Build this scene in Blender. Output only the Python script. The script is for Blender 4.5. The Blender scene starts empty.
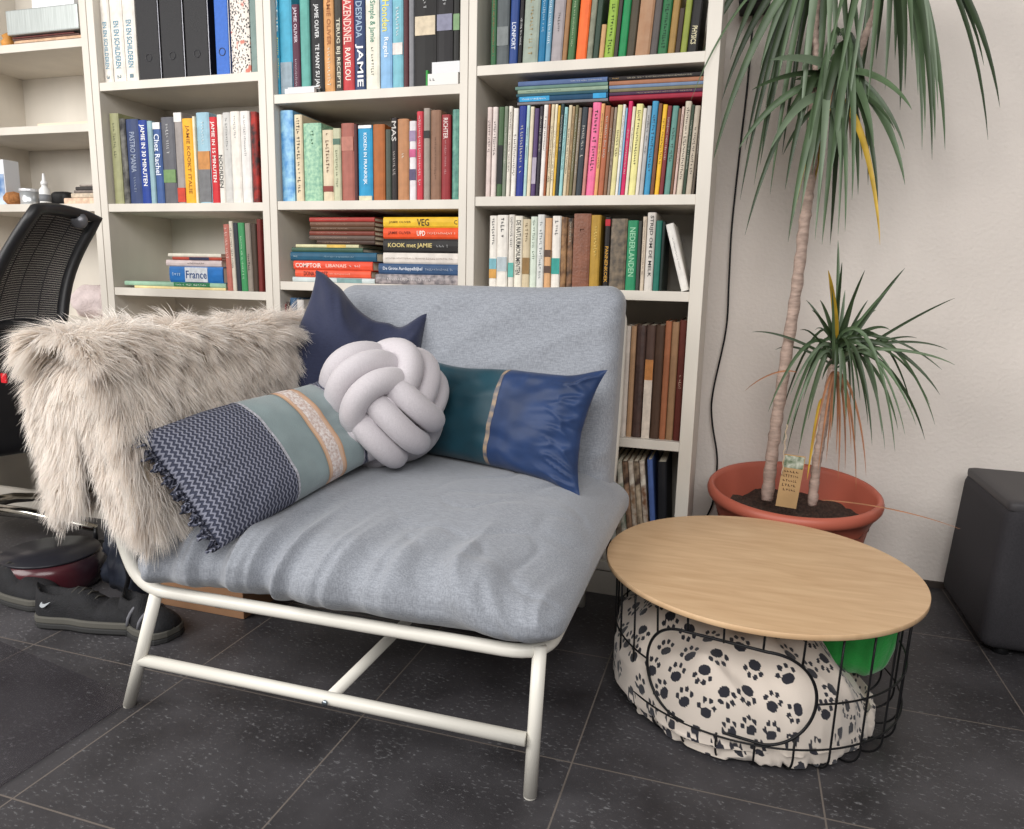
import bpy, bmesh, math, random
import numpy as np
from mathutils import Vector, Matrix, noise, Euler
random.seed(7); RNG = np.random.default_rng(7)
sc = bpy.context.scene; COL = sc.collection
PI = math.pi

# ------------------------------------------------------------------ camera
F = 728.4; CX, CY = 512.0, 414.5; CAMH = 0.9
_y, _p, _r = math.radians(-17.16), math.radians(10.43), math.radians(1.373)
fw = np.array([math.sin(_y)*math.cos(_p), math.cos(_y)*math.cos(_p), -math.sin(_p)])
rt = np.array([math.cos(_y), -math.sin(_y), 0.0]); up = np.cross(rt, fw)
RT = math.cos(_r)*rt + math.sin(_r)*up; UP = -math.sin(_r)*rt + math.cos(_r)*up
cam_d = bpy.data.cameras.new('camera'); cam = bpy.data.objects.new('camera', cam_d); COL.objects.link(cam)
cam_d.sensor_width = 36; cam_d.lens = F/1024*36; cam_d.clip_start = 0.02
cam.matrix_world = Matrix(((RT[0], UP[0], -fw[0], 0), (RT[1], UP[1], -fw[1], 0), (RT[2], UP[2], -fw[2], CAMH), (0, 0, 0, 1)))
sc.camera = cam
# ------------------------------------------------------------------ light and exposure
sc.view_settings.view_transform = 'Standard'; sc.view_settings.look = 'None'
sc.view_settings.gamma = 1.0; sc.view_settings.use_curve_mapping = False
sc.view_settings.exposure = 0.0
world = bpy.data.worlds.new('world'); sc.world = world; world.use_nodes = True
world.node_tree.nodes['Background'].inputs[0].default_value = (1.0, 0.975, 0.95, 1)
world.node_tree.nodes['Background'].inputs[1].default_value = 0.21
def area(name, loc, target, sx, sy, power, color):
    l = bpy.data.lights.new(name, 'AREA'); l.shape = 'RECTANGLE'; l.size = sx; l.size_y = sy
    l.energy = power; l.color = color
    o = bpy.data.objects.new(name, l); COL.objects.link(o); o.location = loc
    o.rotation_euler = (Vector(target)-Vector(loc)).to_track_quat('-Z', 'Y').to_euler(); return o
area('window_daylight', (-2.9, -0.6, 2.1), (-0.5, 1.9, 0.6), 2.4, 1.6, 98, (1.0, 0.985, 0.96))
area('rear_window_daylight', (0.3, -1.6, 2.7), (-0.1, 2.1, 0.7), 3.0, 1.8, 112, (1.0, 0.985, 0.97))

# ------------------------------------------------------------------ helpers
def at(x, y, Y):                       # photo point -> world point on the plane Y
    d = (x-CX)/F*RT - (y-CY)/F*UP + fw
    d = d*(Y/d[1]); return Vector((d[0], d[1], d[2]+CAMH))
def lin(c):
    return tuple(((v/255)/12.92 if v/255 <= .04045 else ((v/255+.055)/1.055)**2.4) for v in c)
MATS = {}
def mat(name, col, rough=.6, var=.0, scale=20., stretch=(1,1,1), bump=0., bscale=60., metal=0., spec=.5, sheen=0., col2=None, detail=3., alpha=1., coat=0.):
    if name in MATS: return MATS[name]
    m = bpy.data.materials.new(name); m.use_nodes = True; MATS[name] = m
    nt = m.node_tree; b = nt.nodes['Principled BSDF']; N = nt.nodes.new; L = nt.links.new
    c = lin(col); b.inputs['Base Color'].default_value = (*c, 1)
    b.inputs['Roughness'].default_value = rough; b.inputs['Metallic'].default_value = metal
    b.inputs['Specular IOR Level'].default_value = spec; b.inputs['Sheen Weight'].default_value = sheen
    b.inputs['Alpha'].default_value = alpha; b.inputs['Coat Weight'].default_value = coat
    if var or bump or col2:
        tc = N('ShaderNodeTexCoord'); mp = N('ShaderNodeMapping'); mp.inputs['Scale'].default_value = stretch
        L(tc.outputs['Object'], mp.inputs[0])
        if var or col2:
            n = N('ShaderNodeTexNoise'); n.inputs['Scale'].default_value = scale; n.inputs['Detail'].default_value = detail
            L(mp.outputs[0], n.inputs['Vector'])
            r = N('ShaderNodeValToRGB'); r.color_ramp.elements[0].position = .35; r.color_ramp.elements[1].position = .65
            a = tuple(v*(1-var) for v in c); z = lin(col2) if col2 else tuple(min(1, v*(1+var)) for v in c)
            r.color_ramp.elements[0].color = (*a, 1); r.color_ramp.elements[1].color = (*z, 1)
            L(n.outputs['Fac'], r.inputs[0]); L(r.outputs[0], b.inputs['Base Color'])
        if bump:
            n2 = N('ShaderNodeTexNoise'); n2.inputs['Scale'].default_value = bscale; n2.inputs['Detail'].default_value = 4
            L(mp.outputs[0], n2.inputs['Vector']); bp = N('ShaderNodeBump'); bp.inputs['Strength'].default_value = bump
            bp.inputs['Distance'].default_value = .004
            L(n2.outputs['Fac'], bp.inputs['Height']); L(bp.outputs[0], b.inputs['Normal'])
    return m
def cm(col, rough=.5, **k):
    k.setdefault('spec', .25)
    return mat('paint_%d_%d_%d_%d' % (*col, int(rough*100)), col, rough, **k)
class MB:
    def __init__(s): s.v = []; s.f = []; s.sm = []
    def add(s, vs, fs, smooth=False):
        b = len(s.v); s.v += [tuple(map(float, v)) for v in vs]; s.f += [[b+i for i in f] for f in fs]; s.sm += [smooth]*len(fs)
    def box(s, x0, x1, y0, y1, z0, z1):
        s.add([(x0,y0,z0),(x1,y0,z0),(x1,y1,z0),(x0,y1,z0),(x0,y0,z1),(x1,y0,z1),(x1,y1,z1),(x0,y1,z1)],
              [(0,3,2,1),(4,5,6,7),(0,1,5,4),(1,2,6,5),(2,3,7,6),(3,0,4,7)])
    def tube(s, pts, r, n=10, closed=False, cap=True):
        P = [Vector(p) for p in pts]; m = len(P); rr = r if hasattr(r, '__len__') else [r]*m
        T = []
        for i in range(m):
            a = P[(i-1) % m] if (closed or i > 0) else P[i]; b = P[(i+1) % m] if (closed or i < m-1) else P[i]
            T.append((b-a).normalized())
        nrm = T[0].orthogonal().normalized(); vs = []; first = nrm.copy(); frames = []
        for i in range(m):
            nrm = (nrm - T[i]*nrm.dot(T[i])); nrm.normalize(); frames.append((nrm.copy(), T[i].cross(nrm)))
        if closed:
            nn = frames[-1][0] - T[0]*frames[-1][0].dot(T[0]); nn.normalize()
            ang = math.atan2(nn.dot(frames[0][1]), nn.dot(frames[0][0]))
            for i in range(m):
                a = -ang*i/(m-1) if m > 1 else 0; u, w = frames[i]
                frames[i] = (u*math.cos(a)+w*math.sin(a), w*math.cos(a)-u*math.sin(a))
        for i in range(m):
            u, w = frames[i]
            for k in range(n):
                a = 2*PI*k/n; vs.append(P[i]+(u*math.cos(a)+w*math.sin(a))*rr[i])
        fs = []; M = m if closed else m-1
        for i in range(M):
            j = (i+1) % m
            for k in range(n): fs.append((i*n+k, i*n+(k+1) % n, j*n+(k+1) % n, j*n+k))
        if cap and not closed:
            fs.append(tuple(range(n))[::-1]); fs.append(tuple((m-1)*n+k for k in range(n)))
        s.add(vs, fs, True)
    def lathe(s, prof, n=48, c=(0,0,0)):
        vs = []
        for (r, z) in prof:
            for k in range(n): a = 2*PI*k/n; vs.append((c[0]+r*math.cos(a), c[1]+r*math.sin(a), c[2]+z))
        fs = [(i*n+k, i*n+(k+1) % n, (i+1)*n+(k+1) % n, (i+1)*n+k) for i in range(len(prof)-1) for k in range(n)]
        if prof[0][0] > 1e-4: fs.append(tuple(range(n))[::-1])
        if prof[-1][0] > 1e-4: fs.append(tuple((len(prof)-1)*n+k for k in range(n)))
        s.add(vs, fs, True)
    def prism(s, poly, z0, z1):
        n = len(poly); s.add([(p[0], p[1], z0) for p in poly]+[(p[0], p[1], z1) for p in poly],
            [tuple(range(n))[::-1], tuple(range(n, 2*n))]+[(i, (i+1) % n, n+(i+1) % n, n+i) for i in range(n)])
    def mesh(s, name):
        me = bpy.data.meshes.new(name); me.from_pydata(s.v, [], s.f); me.polygons.foreach_set('use_smooth', s.sm); me.update(); return me
    def build(s, name, m, parent=None, loc=None, bevel=0, sub=0):
        o = bpy.data.objects.new(name, s.mesh(name)); COL.objects.link(o); o.data.materials.append(m)
        if parent: o.parent = parent
        if loc is not None: o.location = loc
        if bevel:
            b = o.modifiers.new('bevel', 'BEVEL'); b.width = bevel; b.segments = 2; b.limit_method = 'ANGLE'
        if sub: q = o.modifiers.new('sub', 'SUBSURF'); q.levels = sub; q.render_levels = sub
        return o
LABELS = {}
def tag(o, label=None, cat=None, group=None, kind=None):
    if label: o['label'] = label
    if cat: o['category'] = cat
    if group: o['group'] = group
    if kind: o['kind'] = kind
    return o
def thing(name, label, cat, loc=(0,0,0), group=None, basis=None):
    o = bpy.data.objects.new(name, None); COL.objects.link(o); o.empty_display_size = .05
    if basis is not None:
        u, v, w = basis; o.matrix_world = Matrix(((u[0],v[0],w[0],loc[0]),(u[1],v[1],w[1],loc[1]),(u[2],v[2],w[2],loc[2]),(0,0,0,1)))
    else: o.location = loc
    return tag(o, label, cat, group)
def struct(name, mb, m, **k): return tag(mb.build(name, m, **k), kind='structure')
def arr_mesh(name, V, Fc, m, parent=None, smooth=True):
    me = bpy.data.meshes.new(name); me.from_pydata(V.tolist(), [], Fc if isinstance(Fc, list) else Fc.tolist())
    me.polygons.foreach_set('use_smooth', [smooth]*len(me.polygons)); me.update()
    o = bpy.data.objects.new(name, me); COL.objects.link(o); me.materials.append(m)
    if parent: o.parent = parent
    return o
def nz(x, y, z, s=1.): return noise.noise(Vector((x*s, y*s, z*s)))
def catmull(pts, n=8, closed=False):
    P = [Vector(p) for p in pts]; out = []; m = len(P)
    for i in range(m if closed else m-1):
        p0 = P[(i-1) % m] if closed or i > 0 else P[0]*2-P[1]; p1 = P[i]; p2 = P[(i+1) % m]
        p3 = P[(i+2) % m] if closed or i < m-2 else P[-1]*2-P[-2]
        for k in range(n):
            t = k/n; out.append(.5*((2*p1)+(p2-p0)*t+(2*p0-5*p1+4*p2-p3)*t*t+(3*p1-p0-3*p2+p3)*t**3))
    if not closed: out.append(P[-1])
    return out
def soft_box(sx, sy, sz, r, n, deform=None):   # rounded box as a quad grid per face, welded
    idx = {}; V = []; Fs = []
    def vid(p):
        k = tuple(round(c, 5) for c in p)
        if k not in idx: idx[k] = len(V); V.append(p)
        return idx[k]
    nx, ny, nz_ = n
    def lat(k): return [2*i/k-1 for i in range(k+1)]
    for ax, (na, nb) in ((0, (ny, nz_)), (1, (nx, nz_)), (2, (nx, ny))):
        A, B = lat(na), lat(nb)
        for sgn in (-1, 1):
            for i in range(na):
                for j in range(nb):
                    q = []
                    for (a, b) in ((A[i],B[j]),(A[i+1],B[j]),(A[i+1],B[j+1]),(A[i],B[j+1])):
                        p = [0,0,0]; o_ = [k for k in range(3) if k != ax]; p[ax] = sgn; p[o_[0]] = a; p[o_[1]] = b; q.append(vid(tuple(p)))
                    flip = (sgn < 0) ^ (ax == 1)
                    Fs.append(q[::-1] if flip else q)
    V = np.array(V); h = np.array([sx/2, sy/2, sz/2]); inner = h-r
    S = np.sign(V)*(np.abs(V)**.8)*h; C = np.clip(S, -inner, inner); D = S-C; L = np.linalg.norm(D, axis=1, keepdims=True); L[L == 0] = 1
    mx = np.max(np.abs(D)/r, axis=1, keepdims=True)
    V = np.where(np.any(D != 0, axis=1, keepdims=True), C+D/L*r*mx, S)
    if deform is not None: V = deform(V)
    return V, Fs

# ------------------------------------------------------------------ text
TXT = {}
DG = None
def text_mesh(s):
    if s in TXT: return TXT[s]
    cu = bpy.data.curves.new('lettering', 'FONT'); cu.body = s; cu.offset = .012; cu.resolution_u = 2
    o = bpy.data.objects.new('lettering', cu); COL.objects.link(o)
    bpy.context.view_layer.update()
    me = bpy.data.meshes.new_from_object(o.evaluated_get(bpy.context.evaluated_depsgraph_get()))
    V = np.array([v.co[:] for v in me.vertices]); Fc = [list(p.vertices) for p in me.polygons]
    bpy.data.objects.remove(o); bpy.data.curves.remove(cu)
    V = V[:, :2]; V -= V.min(0); V /= V.max(0)
    TXT[s] = (V, Fc); return TXT[s]
def lettering(s, cx, cz, length, height, vertical, y, col, parent, name='lettering'):
    V, Fc = text_mesh(s); a = (V[:, 0]-.5)*length; b = (V[:, 1]-.5)*height
    if vertical: P = np.c_[cx+b, np.full(len(a), y), cz-a]
    else: P = np.c_[cx+a, np.full(len(a), y), cz+b]
    return arr_mesh(name, P, Fc, cm(col, .55), parent, False)
def bars(cx, cz, length, height, vertical, y, col, parent, name='lettering'):
    mb = MB(); t = -length/2
    while t < length/2-.004:
        w = random.uniform(.3, .7)*height; 
        if random.random() < .15: t += w; continue
        hh = height*random.choice([.5, .5, .7, .9])
        for (a0, a1, b0, b1) in ((t, t+w*.35, -hh/2, hh/2), (t, t+w, -hh/2, -hh/2+height*.18)) if random.random() < .6 else ((t, t+w*.8, hh/2-height*.2, hh/2), (t+w*.3, t+w*.6, -hh/2, hh/2)):
            c = [(a0,b0),(a1,b0),(a1,b1),(a0,b1)]
            if vertical: mb.add([(cx+q, y, cz-p) for p, q in c], [(0,1,2,3)])
            else: mb.add([(cx+p, y, cz+q) for p, q in c], [(0,1,2,3)])
        t += w+height*.22
    if mb.f: return mb.build(name, cm(col, .55), parent)

# ------------------------------------------------------------------ materials of the setting
def floor_mat():
    m = bpy.data.materials.new('slate_tiles'); m.use_nodes = True; nt = m.node_tree; b = nt.nodes['Principled BSDF']; N = nt.nodes.new; L = nt.links.new
    g = N('ShaderNodeNewGeometry'); sp = N('ShaderNodeSeparateXYZ'); L(g.outputs['Position'], sp.inputs[0])
    def math_(op, a, b_=None):
        n = N('ShaderNodeMath'); n.operation = op
        for i, v in enumerate((a, b_)):
            if v is None: continue
            if isinstance(v, (int, float)): n.inputs[i].default_value = v
            else: L(v, n.inputs[i])
        return n.outputs[0]
    def line(s, off, per):
        t = math_('FRACT', math_('DIVIDE', math_('SUBTRACT', s, off), per))
        d = math_('MULTIPLY', math_('MINIMUM', t, math_('SUBTRACT', 1.0, t)), per); return d
    ax = math_('DIVIDE', math_('SUBTRACT', sp.outputs[0], -.243), .447); ay = math_('DIVIDE', math_('SUBTRACT', sp.outputs[1], .814), .413)
    d = math_('MINIMUM', line(sp.outputs[0], -.243, .447), line(sp.outputs[1], .814, .413))
    gm = math_('LESS_THAN', d, .0016)
    # per tile tint
    cb = N('ShaderNodeCombineXYZ'); L(math_('FLOOR', ax), cb.inputs[0]); L(math_('FLOOR', ay), cb.inputs[1])
    wn = N('ShaderNodeTexWhiteNoise'); L(cb.outputs[0], wn.inputs['Vector'])
    n1 = N('ShaderNodeTexNoise'); n1.inputs['Scale'].default_value = 5; n1.inputs['Detail'].default_value = 8; L(g.outputs['Position'], n1.inputs['Vector'])
    r1 = N('ShaderNodeValToRGB'); r1.color_ramp.elements[0].color = (*lin((46,44,46)), 1); r1.color_ramp.elements[1].color = (*lin((78,76,79)), 1)
    r1.color_ramp.elements[0].position = .3; r1.color_ramp.elements[1].position = .7; L(n1.outputs['Fac'], r1.inputs[0])
    # pale flecks
    mp = N('ShaderNodeMapping'); mp.inputs['Scale'].default_value = (1, 1.9, 1); mp.inputs['Rotation'].default_value = (0,0,.5); L(g.outputs['Position'], mp.inputs[0])
    n2 = N('ShaderNodeTexNoise'); n2.inputs['Scale'].default_value = 75; n2.inputs['Detail'].default_value = 5; n2.inputs['Roughness'].default_value = .7; L(mp.outputs[0], n2.inputs['Vector'])
    n3 = N('ShaderNodeTexNoise'); n3.inputs['Scale'].default_value = 9; L(g.outputs['Position'], n3.inputs['Vector'])
    f = math_('ADD', n2.outputs['Fac'], math_('MULTIPLY', math_('SUBTRACT', n3.outputs['Fac'], .5), .16))
    r2 = N('ShaderNodeValToRGB'); r2.color_ramp.elements[0].position = .575; r2.color_ramp.elements[1].position = .67; L(f, r2.inputs[0])
    r2.color_ramp.elements[1].color = (.5,.5,.5,1)
    mx = N('ShaderNodeMix'); mx.data_type = 'RGBA'; L(r2.outputs[0], mx.inputs[0]); L(r1.outputs[0], mx.inputs[6]); mx.inputs[7].default_value = (*lin((150,150,152)), 1)
    hv = N('ShaderNodeHueSaturation'); L(mx.outputs[2], hv.inputs['Color']); L(math_('ADD', math_('MULTIPLY', wn.outputs['Value'], .25), .88), hv.inputs['Value'])
    m2 = N('ShaderNodeMix'); m2.data_type = 'RGBA'; L(gm, m2.inputs[0]); L(hv.outputs[0], m2.inputs[6]); m2.inputs[7].default_value = (*lin((112,104,98)), 1)
    L(m2.outputs[2], b.inputs['Base Color'])
    rr = N('ShaderNodeMapRange'); L(n1.outputs['Fac'], rr.inputs[0]); rr.inputs[3].default_value = .38; rr.inputs[4].default_value = .6; L(rr.outputs[0], b.inputs['Roughness'])
    bp = N('ShaderNodeBump'); bp.inputs['Strength'].default_value = .25; bp.inputs['Distance'].default_value = .002
    L(math_('SUBTRACT', n2.outputs['Fac'], math_('MULTIPLY', gm, 1.0)), bp.inputs['Height']); L(bp.outputs[0], b.inputs['Normal'])
    b.inputs['Specular IOR Level'].default_value = .4
    return m
mb = MB(); mb.box(-4.2, 3.0, -3.2, 2.6, -.05, 0); struct('floor', mb, floor_mat())
mw = mat('plaster_wall', (230,221,213), .85, var=.05, scale=2.5, bump=.5, bscale=90)
mb = MB(); mb.box(-4.2, 3.0, 2.42, 2.6, 0, 2.7); struct('wall_back', mb, mw)
mb = MB(); mb.box(-4.3, -4.2, -3.2, 2.6, 0, 2.7); struct('wall_left', mb, mw)
mb = MB(); mb.box(-.09, 3.0, 2.408, 2.42, 0, .018); struct('baseboard_back', mb, cm((70,62,58), .6))

# ------------------------------------------------------------------ bookcases
MW = mat('white_shelf_board', (212,205,194), .45, var=.05, scale=9, stretch=(1,1,.3), bump=.1, bscale=40)
FY = 2.0; BY = 2.29
SHELF = {'A': [1.64, 1.378, 1.122, .72, .40], 'B': [1.86, 1.50, 1.12, .845, .47, .10], 'C': [1.86, 1.432, 1.123, .88, .475, .10], 'D': [1.86, 1.475, 1.13, .881, .473, .10]}
SPAN = {'A': (-2.71, -2.108), 'B': (-2.05, -1.444), 'C': (-1.392, -.792), 'D': (-.743, -.136)}
PAN = {'A': (.03, .028), 'B': (.029, .026), 'C': (.026, .0245), 'D': (.0245, .036)}
BL = {'A': 'white bookcase at the left edge, nearly empty shelves, behind office chair', 'B': 'white bookcase with black binders on top, second from left',
      'C': 'white bookcase behind the chair with lying cookbooks, second from right', 'D': 'white bookcase standing rightmost, against the bare plaster wall'}
for k in 'ABCD':
    x0, x1 = SPAN[k]; pl, pr = PAN[k]
    t = thing('bookcase', BL[k], 'bookcase', ((x0+x1)/2, (FY+BY)/2, 0), 'white bookcases along the wall')
    lx0, lx1 = x0-t.location.x, x1-t.location.x; y0, y1 = FY-t.location.y, BY-t.location.y
    for a, b in ((lx0-pl+.0008, lx0), (lx1, lx1+pr-.0008)):
        q = MB(); q.box(a, b, y0, y1, 0, 2.2); q.build('side_panel', MW, t, bevel=.0015)
    q = MB(); q.box(lx0, lx1, y1-.006, y1, 0, 2.2); q.build('back_panel', MW, t)
    q = MB(); q.box(lx0, lx1, y0+.006, y0+.022, 0, .07); q.build('plinth', MW, t)
    for z in SHELF[k]:
        q = MB(); q.box(lx0, lx1, y0+.003, y1-.006, z-.026, z); q.build('shelf', MW, t, bevel=.0012)

# ------------------------------------------------------------------ books
PAGE = mat('paper_pages', (222,212,192), .9, var=.12, scale=60, stretch=(8,.2,.2))
PY = 2.022     # spine plane
WHERE = {}
USED = set()
def finish_label(desc, where, prev):
    lab = '%s, %s' % (desc, where)
    if prev: lab += ', right of ' + prev
    w = lab.split()
    if len(w) > 16: print('LONG', len(w), lab)
    if lab in USED: print('DUP', lab)
    USED.add(lab); return lab
def book_parts(t, w, h, d, col, opts, lay=False, rough=.5):
    """spine at y=0 facing -Y, lower left corner at origin; upright: width w along X, height h along Z"""
    hard = opts.get('hard', w > .012 and not lay)
    c = .0022 if w > .012 or lay else .0012
    cv = MB(); ov = .003 if hard else 0
    if not lay:
        n = 5; r = min(w*.22, .004)   # rounded spine profile
        prof = [(0, d)] + [(0, r)] + [(w/2-(w/2)*math.cos(PI*i/(n-1)), r-r*math.sin(PI*i/(n-1))) for i in range(1, n-1)] + [(w, r), (w, d), (w-c, d), (w-c, r+c), (c, r+c), (c, d)]
        m = len(prof); cv.add([(p[0], p[1], 0) for p in prof]+[(p[0], p[1], h) for p in prof], [(i, (i+1) % m, m+(i+1) % m, m+i) for i in range(m)] + [tuple(range(m))[::-1], tuple(range(m, 2*m))])
        pg = MB(); pg.box(c+.0002, w-c-.0002, r+c+.001, d-ov, ov, h-ov-.0005)
    else:     # lying: length w along X, thickness h along Z
        c = min(.002, h*.15)
        n = 5; r = min(h*.2, .004)
        prof = [(d, 0), (r, 0)] + [(r-r*math.sin(PI*i/(n-1)), h/2-(h/2)*math.cos(PI*i/(n-1))) for i in range(1, n-1)] + [(r, h), (d, h), (d, h-c), (r+c, h-c), (r+c, c), (d, c)]
        m = len(prof); cv.add([(0, p[0], p[1]) for p in prof]+[(w, p[0], p[1]) for p in prof], [(i, m+i, m+(i+1) % m, (i+1) % m) for i in range(m)] + [tuple(range(m)), tuple(range(m, 2*m))[::-1]])
        pg = MB(); pg.box(.003, w-.003, r+c+.001, d-.003, c+.0002, h-c-.0002)
    if 'mat' in opts: mt = opts['mat']
    else:
        mt = cm(col, rough, var=opts.get('var', .10), scale=35, col2=opts.get('col2'))
    cv.build('cover', mt, t)
    pg.build('pages', PAGE, t)
    eps = -.0006
    for (a0, a1, bc) in opts.get('bands', []):
        q = MB()
        if not lay: q.box(w*.04, w*.96, -.0004, .0035, h*(1-a1), h*(1-a0))
        else: q.box(w*a0, w*a1, -.0004, .0035, h*.04, h*.96)
        eps = -.0010
        q.build('spine_label', cm(bc, .5, var=.12, scale=60), t)
    if 'text' in opts:
        for (s, a0, a1, hf, tc) in opts['text']:      # along spine a0..a1 from top/left
            if not lay: o = lettering(s, w/2, h*(1-(a0+a1)/2), h*(a1-a0), w*hf, True, eps, tc, t)
            else: o = lettering(s, w*(a0+a1)/2, h/2, w*(a1-a0), h*hf, False, eps, tc, t)
    for (a0, a1, hf, tc) in opts.get('bars', []):
        if not lay: bars(w/2, h*(1-(a0+a1)/2), h*(a1-a0), min(w*hf, .012), True, eps, tc, t)
        else: bars(w*(a0+a1)/2, h/2, w*(a1-a0), min(h*hf, .012), False, eps, tc, t)
def row(unit, si, ybase, where, books, lean=None, group=None, ymax=None, depth=(.15,.19), name='book', prev0=None):
    z = SHELF[unit][si]; prev = prev0; n = len(books); zs = SHELF[unit][si-1]-.026
    lastx = SPAN[unit][0]+.001
    for i, bk in enumerate(books):
        x0, x1, yt, col, desc, short, op = bk
        X0 = max(at(x0, ybase, PY).x, lastx); X1 = min(at(x1, ybase, PY).x, SPAN[unit][1]-.001); w = X1-X0-.0004
        if w < .002: X0 = lastx; w = .004; X1 = X0+.0044
        lastx = X1
        ztop = at((x0+x1)/2, yt, PY).z; h = ztop-z
        h = min(h, zs-z-.004)
        a = lean(i/(n-1) if n > 1 else 0) if lean else 0
        if 'lean' in op: a = op['lean']
        if ymax is not None: h = min(h, ymax-z-.0015)
        lab = finish_label(desc, where, prev); prev = short
        px = X1 if a > 0 else X0
        t = thing(op.get('name', name), lab, op.get('cat', 'book'), (px, PY+random.uniform(0, .004)+op.get('dy', 0), z), group)
        d = op.get('d', random.uniform(*depth))
        hh = (h-w*abs(math.sin(a)))/math.cos(a) if a else h
        if 'build' in op: op['build'](t, w, hh)
        else: book_parts(t, w*math.cos(a), hh, d, col, op)
        if a:
            t.rotation_euler.y = a
            if a > 0:
                for c in t.children: c.location.x = -w*math.cos(a)
def flat(unit, where, books, group, Y=PY, zbase=None, prev=None, slopefix=False):
    """lying stack, bottom first: x0,x1,ybottom,ytop"""
    z = zbase
    for bk in books:
        x0, x1, yb, yt, col, desc, short, op = bk
        X0 = max(at(x0, yb, Y).x, SPAN[unit][0]+.001); X1 = min(at(x1, yb, Y).x, SPAN[unit][1]-.001)
        h = at((x0+x1)/2, yb, Y).z-at((x0+x1)/2, yt, Y).z; h = abs(h)
        lab = desc+', '+where+(', on top of '+prev if prev else ', lowest of its stack'); prev = short
        w = lab.split(); 
        if len(w) > 16: print('LONG', len(w), lab)
        if lab in USED: print('DUP', lab)
        USED.add(lab)
        t = thing(op.get('name', 'book'), lab, op.get('cat', 'book'), (X0, Y+op.get('dy', 0)+random.uniform(0, .004), z), group)
        book_parts(t, X1-X0, h-.0003, op.get('d', .2), col, op, lay=True)
        if 'rot' in op: t.rotation_euler.z = op['rot']
        z += h
    return z
W_=(225,219,210); K=(24,23,26)
def b(x0, x1, yt, col, desc, short, **op): return (x0, x1, yt, col, desc, short, op)
def tx(s, a0, a1, hf, c): return dict(text=[(s, a0, a1, hf, c)])

# binder builder
def binder(col, thick_edge=(200,200,205)):
    def f(t, w, h):
        q = MB(); q.box(.004, w-.004, 0, .22, 0, h); q.build('cover', cm(col, .5, var=.06, scale=90, bump=.2, bscale=300), t, bevel=.003)
        q = MB(); q.box(w-.0032, w-.0008, .001, .004, .002, h); q.build('edge_strip', mat('shiny_edge', (105,105,110), .3, metal=.8), t)
        q = MB(); q.tube([(w/2+.011*math.cos(k*PI/10), -.0006, .07+.011*math.sin(k*PI/10)) for k in range(20)], .0012, 6, closed=True); q.build('finger_ring', cm((60,60,64), .3), t)
    return f
def leopard():
    m = bpy.data.materials.new('leopard_print'); m.use_nodes = True; nt = m.node_tree; N = nt.nodes.new; L = nt.links.new; bb = nt.nodes['Principled BSDF']
    tc = N('ShaderNodeTexCoord'); mp = N('ShaderNodeMapping'); mp.inputs['Scale'].default_value = (1.4,1,1); L(tc.outputs['Object'], mp.inputs[0])
    v = N('ShaderNodeTexVoronoi'); v.feature = 'F1'; v.inputs['Scale'].default_value = 130; L(mp.outputs[0], v.inputs[0])
    r = N('ShaderNodeValToRGB'); r.color_ramp.interpolation = 'CONSTANT'; r.color_ramp.elements[0].color = (.02,.02,.025,1); r.color_ramp.elements[1].position = .40; r.color_ramp.elements[1].color = (*lin((225,215,205)),1)
    L(v.outputs['Distance'], r.inputs[0])
    n = N('ShaderNodeTexNoise'); n.inputs['Scale'].default_value = 28; L(tc.outputs['Object'], n.inputs[0])
    r2 = N('ShaderNodeValToRGB'); r2.color_ramp.elements[0].position = .6; r2.color_ramp.elements[1].position = .68; L(n.outputs['Fac'], r2.inputs[0])
    mx = N('ShaderNodeMix'); mx.data_type = 'RGBA'; L(r2.outputs[0], mx.inputs[0]); L(r.outputs[0], mx.inputs[6]); mx.inputs[7].default_value = (*lin((200,110,90)),1)
    L(mx.outputs[2], bb.inputs['Base Color']); return m
def marbled(name, c1, c2, sc_=22):
    return mat(name, c1, .45, col2=c2, scale=sc_, detail=5)
# B, first visible shelf
enc = lambda n: dict(text=[('EN EN SCHILDEREN', .43, .86, .42, (88,140,165)), (n, .92, .955, .3, (110,130,140))])
row('B', 1, 79, 'second-left bookcase top shelf', [
 b(101,112.5,-70,W_,'leftmost of three white lettered volumes','the leftmost volume',**enc('3')), b(113,125,-70,W_,'middle of three white lettered volumes','the middle volume',**enc('2')),
 b(125.6,137.5,-70,W_,'third of three white lettered volumes','the third volume',**enc('1')),
 b(138.5,162,-64,K,'black ring binder, leftmost of three','the leftmost black binder',build=binder((30,29,32)),name='ring_binder',cat='binder'),
 b(162,186,-64,K,'black ring binder, middle of three','the middle black binder',build=binder((30,29,32)),name='ring_binder',cat='binder'),
 b(186,211,-64,K,'black ring binder, rightmost of three','the rightmost black binder',build=binder((30,29,32)),name='ring_binder',cat='binder'),
 b(215.5,231,-58,(50,100,185),'bright blue folder','the blue folder',build=binder((54,104,190)),name='ring_binder',cat='binder'),
 b(232,250.5,-50,W_,'black spotted white book','the spotted book',mat=leopard()),
 b(251,258,-50,(120,140,135),'grey green slim book','x')], group='books on the top shelf with binders', depth=(.2,.22))
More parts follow.
